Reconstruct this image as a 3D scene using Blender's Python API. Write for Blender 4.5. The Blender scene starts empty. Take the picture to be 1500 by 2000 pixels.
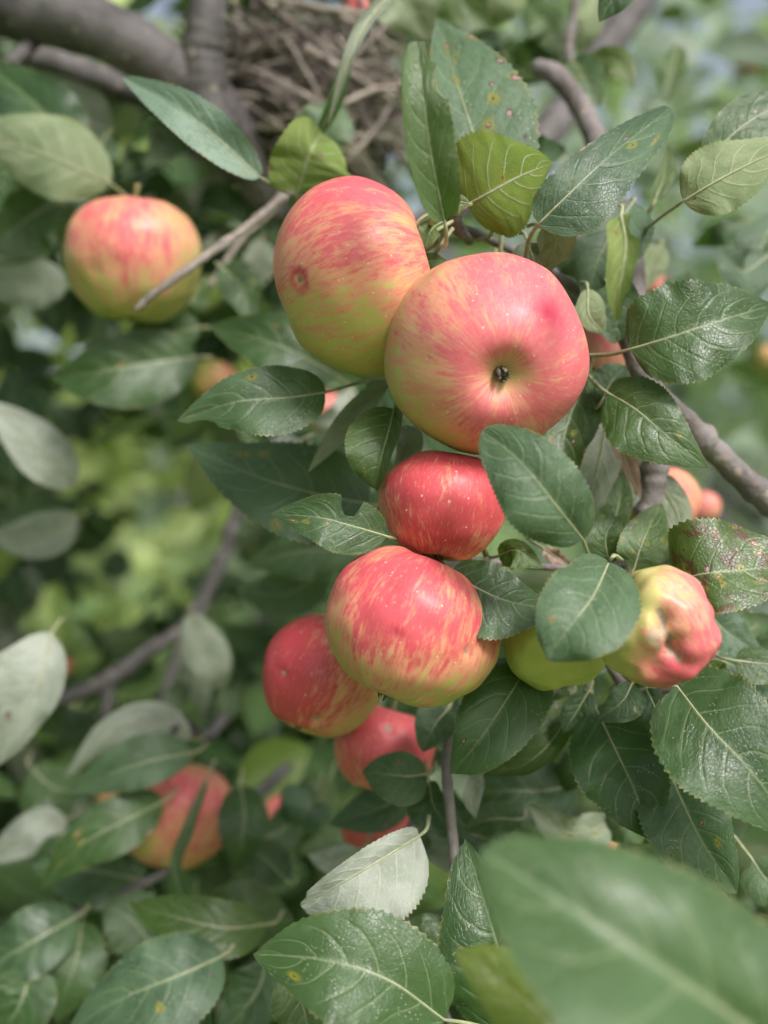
import bpy, bmesh, math, random
import numpy as np
from mathutils import Vector, Matrix, Quaternion, noise

scene = bpy.context.scene
COL = scene.collection
rnd = random.Random(7)
V = Vector

# ------------------------------------------------------------------ camera
CZ = 1.60                       # camera height, metres
TANH = math.tan(math.radians(20.0))
PX = TANH / 750.0               # metres per photo pixel at one metre
cam_data = bpy.data.cameras.new('camera')
cam = bpy.data.objects.new('camera', cam_data)
COL.objects.link(cam)
cam.location = (0, 0, CZ)
cam.rotation_euler = (math.radians(90), 0, 0)
cam_data.sensor_fit = 'HORIZONTAL'
cam_data.sensor_width = 24.0
cam_data.lens = 12.0 / TANH
cam_data.clip_start = 0.02
cam_data.clip_end = 600
cam_data.dof.use_dof = True
cam_data.dof.focus_distance = 0.378
cam_data.dof.aperture_fstop = 3.8
scene.camera = cam

# ------------------------------------------------------------------ sky, sun, exposure
SUN_EL, SUN_AZ = 44.0, 146.0     # bright overcast, light from behind the camera
world = bpy.data.worlds.new('World')
scene.world = world
world.use_nodes = True
wn = world.node_tree
bg = wn.nodes['Background']
sky = wn.nodes.new('ShaderNodeTexSky')
sky.sky_type = 'NISHITA'
sky.sun_disc = False
sky.sun_elevation = math.radians(SUN_EL)
sky.sun_rotation = math.radians(SUN_AZ)
sky.dust_density = 4.0
sky.ozone_density = 1.0
hsv = wn.nodes.new('ShaderNodeHueSaturation')
hsv.inputs['Saturation'].default_value = 0.55
wn.links.new(sky.outputs[0], hsv.inputs['Color'])
wn.links.new(hsv.outputs[0], bg.inputs['Color'])
bg.inputs['Strength'].default_value = 0.068
sd = bpy.data.lights.new('sun', 'SUN')
sd.energy = 1.5
sd.angle = math.radians(18)
sd.color = (1.0, 0.985, 0.97)
sun = bpy.data.objects.new('sun', sd)
COL.objects.link(sun)
a = math.radians(SUN_AZ); e = math.radians(SUN_EL)
to_sun = V((math.sin(a) * math.cos(e), math.cos(a) * math.cos(e), math.sin(e)))
sun.rotation_euler = to_sun.to_track_quat('Z', 'Y').to_euler()
sun.location = (0, -2, 6)
scene.view_settings.view_transform = 'Standard'
scene.view_settings.look = 'None'
scene.view_settings.exposure = 1.50
scene.view_settings.gamma = 1.0
scene.cycles.max_bounces = 5
scene.cycles.use_adaptive_sampling = True
scene.cycles.adaptive_threshold = 0.022
scene.cycles.adaptive_min_samples = 12
scene.cycles.transmission_bounces = 3
scene.cycles.diffuse_bounces = 3
scene.cycles.glossy_bounces = 2
scene.cycles.transparent_max_bounces = 8


def P(x, y, d):
    """a point seen at photo position (x, y), d metres in front of the camera"""
    return V(((x - 750) * PX * d, d, CZ - (y - 1000) * PX * d))


# ------------------------------------------------------------------ node helpers
class N:
    def __init__(self, name):
        self.mat = bpy.data.materials.new(name)
        self.mat.use_nodes = True
        self.t = self.mat.node_tree
        self.t.nodes.clear()
        self.out = self.t.nodes.new('ShaderNodeOutputMaterial')

    def node(self, kind, **kw):
        n = self.t.nodes.new(kind)
        for k, v in kw.items():
            setattr(n, k, v)
        return n

    def put(self, sock, v):
        if hasattr(v, 'is_output') or isinstance(v, bpy.types.NodeSocket):
            self.t.links.new(v, sock)
        elif isinstance(v, (tuple, list)) and len(v) == 3 and sock.type == 'RGBA':
            sock.default_value = (*v, 1)
        else:
            sock.default_value = v

    def m(self, op, a, b=0.0, c=0.0, clamp=False):
        n = self.node('ShaderNodeMath', operation=op, use_clamp=clamp)
        self.put(n.inputs[0], a); self.put(n.inputs[1], b)
        if op in ('MULTIPLY_ADD', 'WRAP', 'SMOOTH_MIN'):
            self.put(n.inputs[2], c)
        return n.outputs[0]

    def ramp(self, v, lo, hi, a=0.0, b=1.0):
        n = self.node('ShaderNodeMapRange', interpolation_type='SMOOTHSTEP')
        self.put(n.inputs[0], v)
        n.inputs[1].default_value = lo; n.inputs[2].default_value = hi
        n.inputs[3].default_value = a; n.inputs[4].default_value = b
        return n.outputs[0]

    def mix(self, f, a, b, mode='MIX'):
        n = self.node('ShaderNodeMix', data_type='RGBA', blend_type=mode)
        self.put(n.inputs['Factor'], f)
        self.put(n.inputs[6], a); self.put(n.inputs[7], b)
        return n.outputs[2]

    def noise(self, vec, scale, detail=2.0, rough=0.5, out='Fac', dist=0.0):
        n = self.node('ShaderNodeTexNoise')
        if vec is not None:
            self.t.links.new(vec, n.inputs['Vector'])
        n.inputs['Scale'].default_value = scale
        n.inputs['Detail'].default_value = detail
        n.inputs['Roughness'].default_value = rough
        n.inputs['Distortion'].default_value = dist
        return n.outputs[out]

    def voro(self, vec, scale, feature='F1', out='Distance'):
        n = self.node('ShaderNodeTexVoronoi', feature=feature)
        if vec is not None:
            self.t.links.new(vec, n.inputs['Vector'])
        n.inputs['Scale'].default_value = scale
        return n.outputs[out]

    def bump(self, h, strength, dist, normal=None):
        n = self.node('ShaderNodeBump')
        self.put(n.inputs['Height'], h)
        n.inputs['Strength'].default_value = strength
        n.inputs['Distance'].default_value = dist
        if normal is not None:
            self.t.links.new(normal, n.inputs['Normal'])
        return n.outputs[0]

    def pbsdf(self, color, rough=0.5, spec=0.5, normal=None, **kw):
        n = self.node('ShaderNodeBsdfPrincipled')
        self.put(n.inputs['Base Color'], color)
        self.put(n.inputs['Roughness'], rough)
        self.put(n.inputs['Specular IOR Level'], spec)
        if normal is not None:
            self.t.links.new(normal, n.inputs['Normal'])
        for k, v in kw.items():
            self.put(n.inputs[k.replace('_', ' ')], v)
        return n.outputs[0]

    def surface(self, s):
        self.t.links.new(s, self.out.inputs['Surface'])
        return self.mat


# ------------------------------------------------------------------ materials
def leaf_material():
    k = N('apple_leaf')
    uvn = k.node('ShaderNodeUVMap', uv_map='UVMap')
    sep = k.node('ShaderNodeSeparateXYZ'); k.t.links.new(uvn.outputs[0], sep.inputs[0])
    u, v = sep.outputs[0], sep.outputs[1]
    info = k.node('ShaderNodeObjectInfo')
    csep = k.node('ShaderNodeSeparateColor'); k.t.links.new(info.outputs['Color'], csep.inputs[0])
    yel, spt, dst = csep.outputs[0], csep.outputs[1], csep.outputs[2]
    geo = k.node('ShaderNodeNewGeometry')
    back = geo.outputs['Backfacing']
    rn = info.outputs['Random']
    # blade space in metres (a leaf is about 75 by 46 mm), shifted for each leaf
    cmb = k.node('ShaderNodeCombineXYZ')
    k.put(cmb.inputs[0], k.m('ADD', k.m('MULTIPLY', u, 0.075), k.m('MULTIPLY', rn, 7.0)))
    k.put(cmb.inputs[1], k.m('ADD', k.m('MULTIPLY', v, 0.046), k.m('MULTIPLY', rn, 3.0)))
    oc = cmb.outputs[0]
    sv = k.m('SUBTRACT', k.m('MULTIPLY', v, 2.0), 1.0)
    av = k.m('ABSOLUTE', sv)
    sg = k.m('SIGN', sv)
    low = k.noise(oc, 45, 3, 0.55)
    wob = k.m('MULTIPLY', k.m('SUBTRACT', k.noise(oc, 60, 1), 0.5), 0.055)
    # side veins leave the midrib at an angle and bend towards the tip
    ph = k.m('ADD', k.m('MULTIPLY', k.m('SUBTRACT', k.m('ADD', u, wob), k.m('MULTIPLY', k.m('POWER', av, 1.35), 0.30)), 6.3),
             k.m('ADD', k.m('MULTIPLY', sg, 0.21), k.m('MULTIPLY', rn, 3.0)))
    fr = k.m('ABSOLUTE', k.m('SUBTRACT', k.m('FRACT', ph), 0.5))
    fade = k.ramp(av, 0.50, 0.97, 1.0, 0.0)
    vein = k.m('MULTIPLY', k.ramp(fr, 0.008, 0.048, 1.0, 0.0), fade)
    veinw = k.m('MULTIPLY', k.ramp(fr, 0.0, 0.16, 1.0, 0.0), fade)
    mid = k.ramp(av, 0.012, 0.045, 1.0, 0.0)
    allv = k.m('MAXIMUM', vein, mid)
    net = k.voro(oc, 560, 'DISTANCE_TO_EDGE')
    netm = k.ramp(net, 0.0, 0.13, 1.0, 0.0)
    fine = k.noise(oc, 480, 3, 0.65)
    # ---- upper face
    g = k.mix(k.ramp(low, 0.3, 0.72), (0.013, 0.042, 0.009), (0.035, 0.086, 0.021))
    g = k.mix(k.ramp(rn, 0.0, 1.0, 0.0, 0.55), g, (0.056, 0.106, 0.016))
    g = k.mix(k.m('MULTIPLY', netm, 0.13), g, (0.10, 0.17, 0.065))
    g = k.mix(k.m('MULTIPLY', yel, 0.92), g, k.mix(low, (0.14, 0.20, 0.014), (0.23, 0.27, 0.025)))
    # pale bloom and dust lying on the surface
    g = k.mix(k.m('MULTIPLY', k.m('MULTIPLY', dst, k.ramp(k.m('ADD', k.m('MULTIPLY', fine, .6), k.m('MULTIPLY', low, .5)), 0.3, 0.8, 0.35, 1.0)), 0.60), g, (0.195, 0.285, 0.210))
    g = k.mix(k.m('MULTIPLY', allv, 0.55), g, (0.24, 0.30, 0.15))
    # ---- lower face, felted and pale
    lo = k.mix(k.ramp(low, 0.3, 0.7), (0.27, 0.30, 0.245), (0.42, 0.445, 0.385))
    lo = k.mix(k.m('MULTIPLY', yel, 0.97), lo, k.mix(low, (0.105, 0.180, 0.013), (0.190, 0.255, 0.028)))  # yellow-green also paints in the backlight of thin leaves
    lo = k.mix(k.m('MULTIPLY', netm, 0.16), lo, (0.42, 0.44, 0.33))
    lo = k.mix(k.m('MULTIPLY', allv, 0.6), lo, (0.54, 0.54, 0.42))
    lo = k.mix(k.m('MULTIPLY', k.ramp(fine, 0.5, 0.75, 0.0, 0.35), k.m('SUBTRACT', 1.0, yel)), lo, (0.56, 0.58, 0.50))
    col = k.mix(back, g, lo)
    # ---- leaf spot, rust and insect marks
    vn = k.node('ShaderNodeTexVoronoi', feature='F1', voronoi_dimensions='2D')
    k.t.links.new(oc, vn.inputs['Vector']); vn.inputs['Scale'].default_value = 150
    vd = vn.outputs['Distance']
    vs = k.node('ShaderNodeSeparateColor'); k.t.links.new(vn.outputs['Color'], vs.inputs[0])
    pick = k.m('LESS_THAN', vs.outputs[0], k.m('MULTIPLY', k.m('POWER', spt, 1.4), 0.5))
    rad = k.m('ADD', 0.08, k.m('MULTIPLY', k.m('POWER', vs.outputs[1], 2.0), 0.24))
    ring = k.m('MULTIPLY', pick, k.m('LESS_THAN', k.m('ADD', vd, k.m('MULTIPLY', k.m('SUBTRACT', fine, 0.5), 0.30)), rad))
    core = k.m('MULTIPLY', pick, k.m('LESS_THAN', vd, k.m('MULTIPLY', rad, 0.62)))
    halo = k.m('MULTIPLY', pick, k.ramp(vd, 0.12, 0.55, 0.7, 0.0))
    col = k.mix(k.m('MULTIPLY', halo, k.ramp(vs.outputs[2], 0.5, 0.7)), col, (0.28, 0.25, 0.02))
    col = k.mix(k.m('MULTIPLY', ring, 0.85), col, k.mix(vs.outputs[2], (0.07, 0.045, 0.070), (0.11, 0.045, 0.030)))
    col = k.mix(k.m('MULTIPLY', core, k.ramp(vs.outputs[1], 0.35, 0.5)), col, (0.36, 0.22, 0.19))
    blot = k.ramp(k.m('ADD', k.noise(oc, 75, 4, 0.7), k.m('MULTIPLY', k.m('SUBTRACT', spt, 1.0), 0.35)), 0.54, 0.70)
    blot = k.m('MULTIPLY', blot, k.ramp(spt, 0.62, 0.95))
    col = k.mix(k.m('MULTIPLY', blot, 0.8), col, (0.085, 0.032, 0.014))
    # ragged browned margin and small pale flecks
    edge = k.m('MULTIPLY', k.ramp(av, 0.94, 1.0), k.ramp(k.noise(oc, 150, 2), 0.42, 0.60))
    col = k.mix(k.m('MULTIPLY', edge, 0.65), col, (0.26, 0.23, 0.08))
    fl = k.m('MULTIPLY', k.m('LESS_THAN', k.voro(oc, 380), 0.115), k.m('LESS_THAN', k.noise(oc, 90, 1), 0.38))
    col = k.mix(k.m('MULTIPLY', fl, 0.6), col, (0.42, 0.46, 0.32))
    # ---- relief
    h = k.m('ADD', k.m('ADD', k.m('MULTIPLY', veinw, -0.32), k.m('MULTIPLY', netm, -0.13)), k.m('ADD', k.m('MULTIPLY', fine, 0.22), k.m('MULTIPLY', k.noise(oc, 150, 2), 0.9)))
    nrm = k.bump(h, 0.6, 0.0007)
    rough = k.m('ADD', k.ramp(k.m('ADD', k.m('MULTIPLY', low, 0.55), k.m('MULTIPLY', dst, 0.35)), 0.15, 0.7, 0.34, 0.54), k.m('MULTIPLY', back, 0.45))
    spec = k.m('SUBTRACT', 0.54, k.m('MULTIPLY', back, 0.5))
    b = k.pbsdf(col, rough, spec, nrm)
    tr = k.node('ShaderNodeBsdfTranslucent')
    tcol = k.mix(yel, k.mix(allv, (0.085, 0.20, 0.016), (0.06, 0.13, 0.012)), (0.24, 0.36, 0.02))
    tcol = k.mix(k.m('MAXIMUM', ring, k.m('MULTIPLY', blot, 0.8)), tcol, (0.07, 0.03, 0.01))
    k.put(tr.inputs[0], tcol)
    ms = k.node('ShaderNodeMixShader')
    ms.inputs[0].default_value = 0.28
    k.t.links.new(b, ms.inputs[1]); k.t.links.new(tr.outputs[0], ms.inputs[2])
    for n in k.t.nodes:
        if n.bl_idname == 'ShaderNodeTexVoronoi': n.voronoi_dimensions = '2D'
        if n.bl_idname == 'ShaderNodeTexNoise': n.noise_dimensions = '2D'
    return k.surface(ms.outputs[0])


def shade_leaf_material():
    """same leaf, for the many small ones deep in the tree: no fine network, spots or flecks"""
    k = N('apple_leaf_inner')
    uvn = k.node('ShaderNodeUVMap', uv_map='UVMap')
    sep = k.node('ShaderNodeSeparateXYZ'); k.t.links.new(uvn.outputs[0], sep.inputs[0])
    u, v = sep.outputs[0], sep.outputs[1]
    info = k.node('ShaderNodeObjectInfo')
    csep = k.node('ShaderNodeSeparateColor'); k.t.links.new(info.outputs['Color'], csep.inputs[0])
    yel, dst = csep.outputs[0], csep.outputs[2]
    geo = k.node('ShaderNodeNewGeometry')
    rn = k.m('FRACT', k.m('ADD', info.outputs['Random'], geo.outputs['Random Per Island']))
    sv = k.m('SUBTRACT', k.m('MULTIPLY', v, 2.0), 1.0)
    av = k.m('ABSOLUTE', sv)
    ph = k.m('ADD', k.m('MULTIPLY', k.m('SUBTRACT', u, k.m('MULTIPLY', av, 0.2)), 7.6), k.m('MULTIPLY', k.m('SIGN', sv), 0.19))
    fr = k.m('ABSOLUTE', k.m('SUBTRACT', k.m('FRACT', ph), 0.5))
    vein = k.m('MULTIPLY', k.ramp(fr, 0.02, 0.11, 1.0, 0.0), k.ramp(av, 0.55, 0.98, 1.0, 0.0))
    allv = k.m('MAXIMUM', vein, k.ramp(av, 0.02, 0.09, 1.0, 0.0))
    g = k.mix(rn, (0.011, 0.036, 0.008), (0.036, 0.084, 0.019))
    young = k.m('ADD', yel, k.ramp(rn, 0.97, 0.99, 0.0, 0.6), clamp=True)
    g = k.mix(young, g, (0.22, 0.29, 0.035))
    g = k.mix(k.m('MULTIPLY', dst, 0.6), g, (0.235, 0.30, 0.235))
    g = k.mix(k.m('MULTIPLY', allv, 0.5), g, (0.20, 0.27, 0.13))
    lo = k.mix(rn, (0.22, 0.26, 0.16), (0.34, 0.365, 0.275))
    lo = k.mix(k.m('MULTIPLY', allv, 0.5), lo, (0.42, 0.43, 0.30))
    col = k.mix(geo.outputs['Backfacing'], g, lo)
    rough = k.m('ADD', 0.38, k.m('MULTIPLY', geo.outputs['Backfacing'], 0.4))
    b = k.pbsdf(col, rough, 0.32)
    tr = k.node('ShaderNodeBsdfTranslucent')
    k.put(tr.inputs[0], k.mix(young, (0.065, 0.15, 0.014), (0.36, 0.44, 0.03)))
    ms = k.node('ShaderNodeMixShader')
    ms.inputs[0].default_value = 0.30
    k.t.links.new(b, ms.inputs[1]); k.t.links.new(tr.outputs[0], ms.inputs[2])
    return k.surface(ms.outputs[0])


def petiole_material():
    k = N('leaf_stalk')
    tc = k.node('ShaderNodeTexCoord').outputs['Object']
    n = k.noise(tc, 300, 3)
    col = k.mix(k.ramp(n, 0.3, 0.7), (0.25, 0.27, 0.14), (0.36, 0.36, 0.22))
    return k.surface(k.pbsdf(col, 0.55, 0.35, k.bump(n, 0.3, 0.0004)))


def apple_material():
    k = N('apple_skin')
    at = k.node('ShaderNodeAttribute', attribute_name='streak').outputs['Vector']
    mk = k.node('ShaderNodeAttribute', attribute_name='marks')
    ms = k.node('ShaderNodeSeparateColor'); k.t.links.new(mk.outputs['Color'], ms.inputs[0])
    halo, pit, blush = ms.outputs[0], ms.outputs[1], ms.outputs[2]
    tc = k.node('ShaderNodeTexCoord').outputs['Object']
    info = k.node('ShaderNodeObjectInfo')
    cs = k.node('ShaderNodeSeparateColor'); k.t.links.new(info.outputs['Color'], cs.inputs[0])
    red, green, matt = cs.outputs[0], cs.outputs[1], cs.outputs[2]
    n_big = k.noise(tc, 42, 4, 0.62)
    n_str = k.noise(at, 3.6, 4, 0.62, dist=0.25)
    n_fin = k.noise(at, 15.0, 4, 0.7, dist=0.3)
    n_vf = k.noise(tc, 900, 2)
    ground = k.mix(k.ramp(n_big, 0.3, 0.75), (0.44, 0.38, 0.085), (0.66, 0.52, 0.19))
    ground = k.mix(green, ground, k.mix(n_big, (0.27, 0.33, 0.055), (0.47, 0.48, 0.14)))
    f = k.m('ADD', k.m('ADD', blush, k.m('MULTIPLY', k.m('SUBTRACT', n_str, 0.5), 0.80)),
            k.m('ADD', k.m('MULTIPLY', k.m('SUBTRACT', n_fin, 0.5), 1.35), k.m('MULTIPLY', k.m('SUBTRACT', n_big, 0.5), 1.0)))
    c = k.mix(k.ramp(f, 0.12, 0.46, 0.0, 0.80), ground, (0.66, 0.235, 0.155))
    deep = k.mix(red, (0.64, 0.100, 0.130), (0.50, 0.038, 0.050))
    c = k.mix(k.ramp(f, 0.42, 0.84), c, deep)
    n_cr = k.noise(at, 24.0, 3, 0.7, dist=0.2)
    c = k.mix(k.m('MULTIPLY', k.ramp(n_cr, 0.56, 0.70), k.ramp(f, 0.25, 0.7, 0.0, 0.55)), c, (0.46, 0.035, 0.05))
    c = k.mix(k.m('MULTIPLY', k.ramp(n_cr, 0.42, 0.30), k.ramp(f, 0.2, 1.0, 0.0, 0.4)), c, (0.70, 0.40, 0.20))
    # pale lenticel dots, each with a faint ring
    ld = k.voro(tc, 300)
    lc = k.voro(tc, 300, out='Color')
    ls = k.node('ShaderNodeSeparateColor'); k.t.links.new(lc, ls.inputs[0])
    dot = k.m('MULTIPLY', k.m('LESS_THAN', ld, k.m('ADD', 0.055, k.m('MULTIPLY', ls.outputs[0], 0.085))), k.m('LESS_THAN', ls.outputs[1], 0.75))
    c = k.mix(k.m('MULTIPLY', dot, 0.65), c, (0.70, 0.56, 0.36))
    # powdery bloom
    c = k.mix(k.m('MULTIPLY', matt, k.ramp(n_vf, 0.3, 0.8, 0.4, 1.0)), c, (0.62, 0.40, 0.36))
    # stings: reddened or green halo, dark corky pit
    c = k.mix(k.m('MULTIPLY', halo, 0.85), c, (0.42, 0.018, 0.060))
    pn = k.m('ADD', pit, k.m('MULTIPLY', k.m('SUBTRACT', k.noise(tc, 420, 4, 0.7), 0.5), 0.7))
    c = k.mix(k.ramp(pn, 0.28, 0.52, 0.0, 0.9), c, k.mix(k.noise(tc, 300, 3), (0.15, 0.105, 0.055), (0.42, 0.35, 0.27)))
    c = k.mix(k.ramp(pn, 0.78, 1.1), c, (0.045, 0.028, 0.018))
    h = k.m('ADD', k.m('MULTIPLY', n_vf, 0.2), k.m('ADD', k.m('MULTIPLY', dot, -0.3), k.m('MULTIPLY', n_fin, 0.25)))
    nrm = k.bump(h, 0.22, 0.0004)
    rough = k.ramp(k.m('ADD', n_vf, k.m('MULTIPLY', pit, 0.8)), 0.2, 0.9, 0.38, 0.56)
    return k.surface(k.pbsdf(c, rough, 0.38, nrm))


def bark_material(name, dark, light, moss):
    k = N(name)
    tc = k.node('ShaderNodeTexCoord').outputs['Object']
    n1 = k.noise(tc, 38, 5, 0.62)
    n2 = k.noise(tc, 260, 4, 0.6)
    c = k.mix(k.ramp(n1, 0.3, 0.7), dark, light)
    c = k.mix(k.ramp(n2, 0.52, 0.75, 0.0, 0.55), c, moss)
    d = k.voro(tc, 85)
    lent = k.m('MULTIPLY', k.m('LESS_THAN', k.m('ADD', d, k.m('MULTIPLY', k.m('SUBTRACT', n2, 0.5), 0.2)), 0.17), 1.0)
    c = k.mix(k.m('MULTIPLY', lent, 0.55), c, (0.36, 0.30, 0.23))
    h = k.m('ADD', k.m('MULTIPLY', n1, 0.7), k.m('ADD', k.m('MULTIPLY', n2, 0.45), k.m('MULTIPLY', lent, 0.4)))
    return k.surface(k.pbsdf(c, 0.62, 0.4, k.bump(h, 0.8, 0.003)))


def simple_material(name, c1, c2, scale, rough=0.7, bump=0.4, dist=0.0008, spec=0.3):
    k = N(name)
    tc = k.node('ShaderNodeTexCoord').outputs['Object']
    info = k.node('ShaderNodeObjectInfo')
    geo = k.node('ShaderNodeNewGeometry')
    n = k.noise(tc, scale, 4, 0.6)
    r = k.m('FRACT', k.m('ADD', info.outputs['Random'], geo.outputs['Random Per Island']))
    f = k.ramp(k.m('ADD', k.m('MULTIPLY', n, 0.55), k.m('MULTIPLY', r, 0.5)), 0.2, 0.85)
    return k.surface(k.pbsdf(k.mix(f, c1, c2), rough, spec, k.bump(n, bump, dist)))


def far_leaf_material(name, c1, c2, t):
    k = N(name)
    geo = k.node('ShaderNodeNewGeometry')
    r = geo.outputs['Random Per Island']
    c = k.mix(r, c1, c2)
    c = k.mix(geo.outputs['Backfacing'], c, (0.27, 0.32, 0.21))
    b = k.pbsdf(c, 0.42, 0.5)
    tr = k.node('ShaderNodeBsdfTranslucent'); k.put(tr.inputs[0], t)
    ms = k.node('ShaderNodeMixShader'); ms.inputs[0].default_value = 0.5
    k.t.links.new(b, ms.inputs[1]); k.t.links.new(tr.outputs[0], ms.inputs[2])
    return k.surface(ms.outputs[0])


M_LEAF = leaf_material()
M_LEAFIN = shade_leaf_material()
M_PET = petiole_material()
M_APPLE = apple_material()
M_BARK = bark_material('apple_bark', (0.055, 0.048, 0.047), (0.150, 0.132, 0.135), (0.115, 0.115, 0.080))
M_TWIG = bark_material('young_bark', (0.105, 0.088, 0.085), (0.24, 0.210, 0.205), (0.26, 0.165, 0.105))
M_STRAW = simple_material('dry_straw', (0.065, 0.050, 0.043), (0.46, 0.39, 0.34), 240)
M_STEM = simple_material('apple_stalk', (0.13, 0.12, 0.05), (0.24, 0.21, 0.09), 300)
M_CALYX = simple_material('dry_sepal', (0.06, 0.045, 0.03), (0.21, 0.18, 0.13), 400, 0.85)
M_DRYLEAF = simple_material('withered_leaf', (0.26, 0.17, 0.13), (0.46, 0.37, 0.31), 130, 0.75, 0.6)
M_GRASS = simple_material('meadow_grass', (0.045, 0.085, 0.02), (0.12, 0.19, 0.045), 3, 0.8)
M_BLADE = simple_material('grass_blade', (0.06, 0.11, 0.025), (0.17, 0.25, 0.07), 3, 0.6)
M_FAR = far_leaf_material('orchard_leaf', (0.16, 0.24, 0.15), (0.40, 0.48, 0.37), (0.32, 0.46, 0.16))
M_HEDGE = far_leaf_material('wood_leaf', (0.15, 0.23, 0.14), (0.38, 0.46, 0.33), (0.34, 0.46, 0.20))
M_SUNPAINT = far_leaf_material('sun_painted_leaf', (0.34, 0.45, 0.14), (0.58, 0.66, 0.33), (0.55, 0.65, 0.14))  # sunlight put into the colour: leaves painted brighter than real foliage


# ------------------------------------------------------------------ mesh helpers
def mesh_obj(name, verts, faces, mats, parent=None, loc=(0, 0, 0), smooth=True, mat_idx=None):
    me = bpy.data.meshes.new(name)
    me.from_pydata([tuple(v) for v in verts], [], faces)
    for m in (mats if isinstance(mats, (list, tuple)) else [mats]):
        me.materials.append(m)
    if mat_idx is not None:
        me.polygons.foreach_set('material_index', mat_idx)
    if smooth:
        me.polygons.foreach_set('use_smooth', [True] * len(me.polygons))
    me.update()
    o = bpy.data.objects.new(name, me)
    COL.objects.link(o)
    o.location = loc
    if parent is not None:
        o.parent = parent
    return o


def empty(name, loc, label=None, cat=None, group=None, rot=None):
    o = bpy.data.objects.new(name, None)
    COL.objects.link(o)
    o.empty_display_size = 0.02
    o.location = loc
    if rot is not None:
        o.rotation_mode = 'QUATERNION'
        o.rotation_quaternion = rot
    if label: o['label'] = label
    if cat: o['category'] = cat
    if group: o['group'] = group
    return o


def catmull(pts, n):
    """n+1 samples along a Catmull-Rom curve through pts (tuples of any size)"""
    A = np.array([list(p) for p in pts], float)
    if len(A) == 2:
        t = np.linspace(0, 1, n + 1)[:, None]
        return A[0] * (1 - t) + A[1] * t
    Q = np.vstack([2 * A[0] - A[1], A, 2 * A[-1] - A[-2]])
    seg = len(A) - 1
    out = []
    for i in range(n + 1):
        s = i / n * seg
        k = min(int(s), seg - 1); t = s - k
        p0, p1, p2, p3 = Q[k], Q[k + 1], Q[k + 2], Q[k + 3]
        out.append(0.5 * ((2 * p1) + (-p0 + p2) * t + (2 * p0 - 5 * p1 + 4 * p2 - p3) * t * t + (-p0 + 3 * p1 - 3 * p2 + p3) * t ** 3))
    return np.array(out)


def tube(path, radii, sides, verts, faces, rough=0.0, seed=0.0, cap=True):
    """append a tapered tube along path (array of points)"""
    path = [V(p) for p in path]
    b0 = len(verts)
    up = V((0.31, 0.2, 0.93)).normalized()
    n = len(path)
    for i, p in enumerate(path):
        t = (path[min(i + 1, n - 1)] - path[max(i - 1, 0)]).normalized()
        x = t.cross(up)
        if x.length < 0.05: x = t.cross(V((1, 0, 0)))
        x.normalize(); y = t.cross(x)
        for j in range(sides):
            a = 2 * math.pi * j / sides
            dr = x * math.cos(a) + y * math.sin(a)
            r = radii[i]
            if rough:
                q = p + dr * r
                r *= 1 + rough * noise.noise(q * (0.55 / max(radii[0], 0.002)) + V((seed, 0, 0))) + rough * 0.5 * noise.noise(q * (1.8 / max(radii[0], 0.002)))
            verts.append(p + dr * r)
    for i in range(n - 1):
        for j in range(sides):
            a = b0 + i * sides + j; b = b0 + i * sides + (j + 1) % sides
            faces.append((a, b, b + sides, a + sides))
    if cap:
        faces.append(tuple(b0 + j for j in range(sides))[::-1])
        faces.append(tuple(b0 + (n - 1) * sides + j for j in range(sides)))


# ------------------------------------------------------------------ setting: ground, far wood
def structure(o):
    o['kind'] = 'structure'
    return o


gv, gf = [], []
G = 60
for i in range(G + 1):
    for j in range(G + 1):
        fx = (i / G * 2 - 1); fy = (j / G * 2 - 1)
        x = math.copysign(abs(fx) ** 2.2, fx) * 260; y = math.copysign(abs(fy) ** 2.2, fy) * 260
        gv.append((x, y, 0.06 * noise.noise(V((x * 0.35, y * 0.35, 0))) + 0.5 * noise.noise(V((x * 0.02, y * 0.02, 3)))))
for i in range(G):
    for j in range(G):
        a = i * (G + 1) + j
        gf.append((a, a + G + 1, a + G + 2, a + 1))
ground = structure(mesh_obj('ground', gv, gf, M_GRASS))
ground['label'] = 'green meadow floor of the orchard'

# grass blades on the near ground
bv, bf = [], []
for i in range(9000):
    x = rnd.uniform(-5, 7); y = rnd.uniform(1.2, 11)
    z = 0.06 * noise.noise(V((x * 0.35, y * 0.35, 0))) + 0.5 * noise.noise(V((x * 0.02, y * 0.02, 3)))
    h = rnd.uniform(0.08, 0.28); an = rnd.uniform(0, 6.28); ln = rnd.uniform(0, 0.15)
    w = 0.006; b = len(bv)
    cx, sx = math.cos(an), math.sin(an)
    bv += [(x - cx * w, y - sx * w, z - 0.02), (x + cx * w, y + sx * w, z - 0.02), (x - sx * ln * 0.5 + cx * w * .6, y + cx * ln * 0.5 + sx * w * .6, z + h * 0.6), (x - sx * ln * 1.3, y + cx * ln * 1.3, z + h)]
    bf += [(b, b + 1, b + 2), (b, b + 2, b + 3)]
gr = mesh_obj('grass', bv, bf, M_BLADE)
gr['kind'] = 'stuff'; gr['label'] = 'long loose grass under the orchard trees'; gr['category'] = 'grass'


# ------------------------------------------------------------------ leaf builders
def width_profile(t, p=0.82, base=0.62, tip=0.95):
    q = base + (tip - base) * t
    return max(math.sin(math.pi * min(max(t, 0), 1) ** p), 0.0) ** q


VIEW0 = V((0, 0, CZ))
LEAVES = []          # (object, attach point) to be parented to the nearest branch


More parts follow.
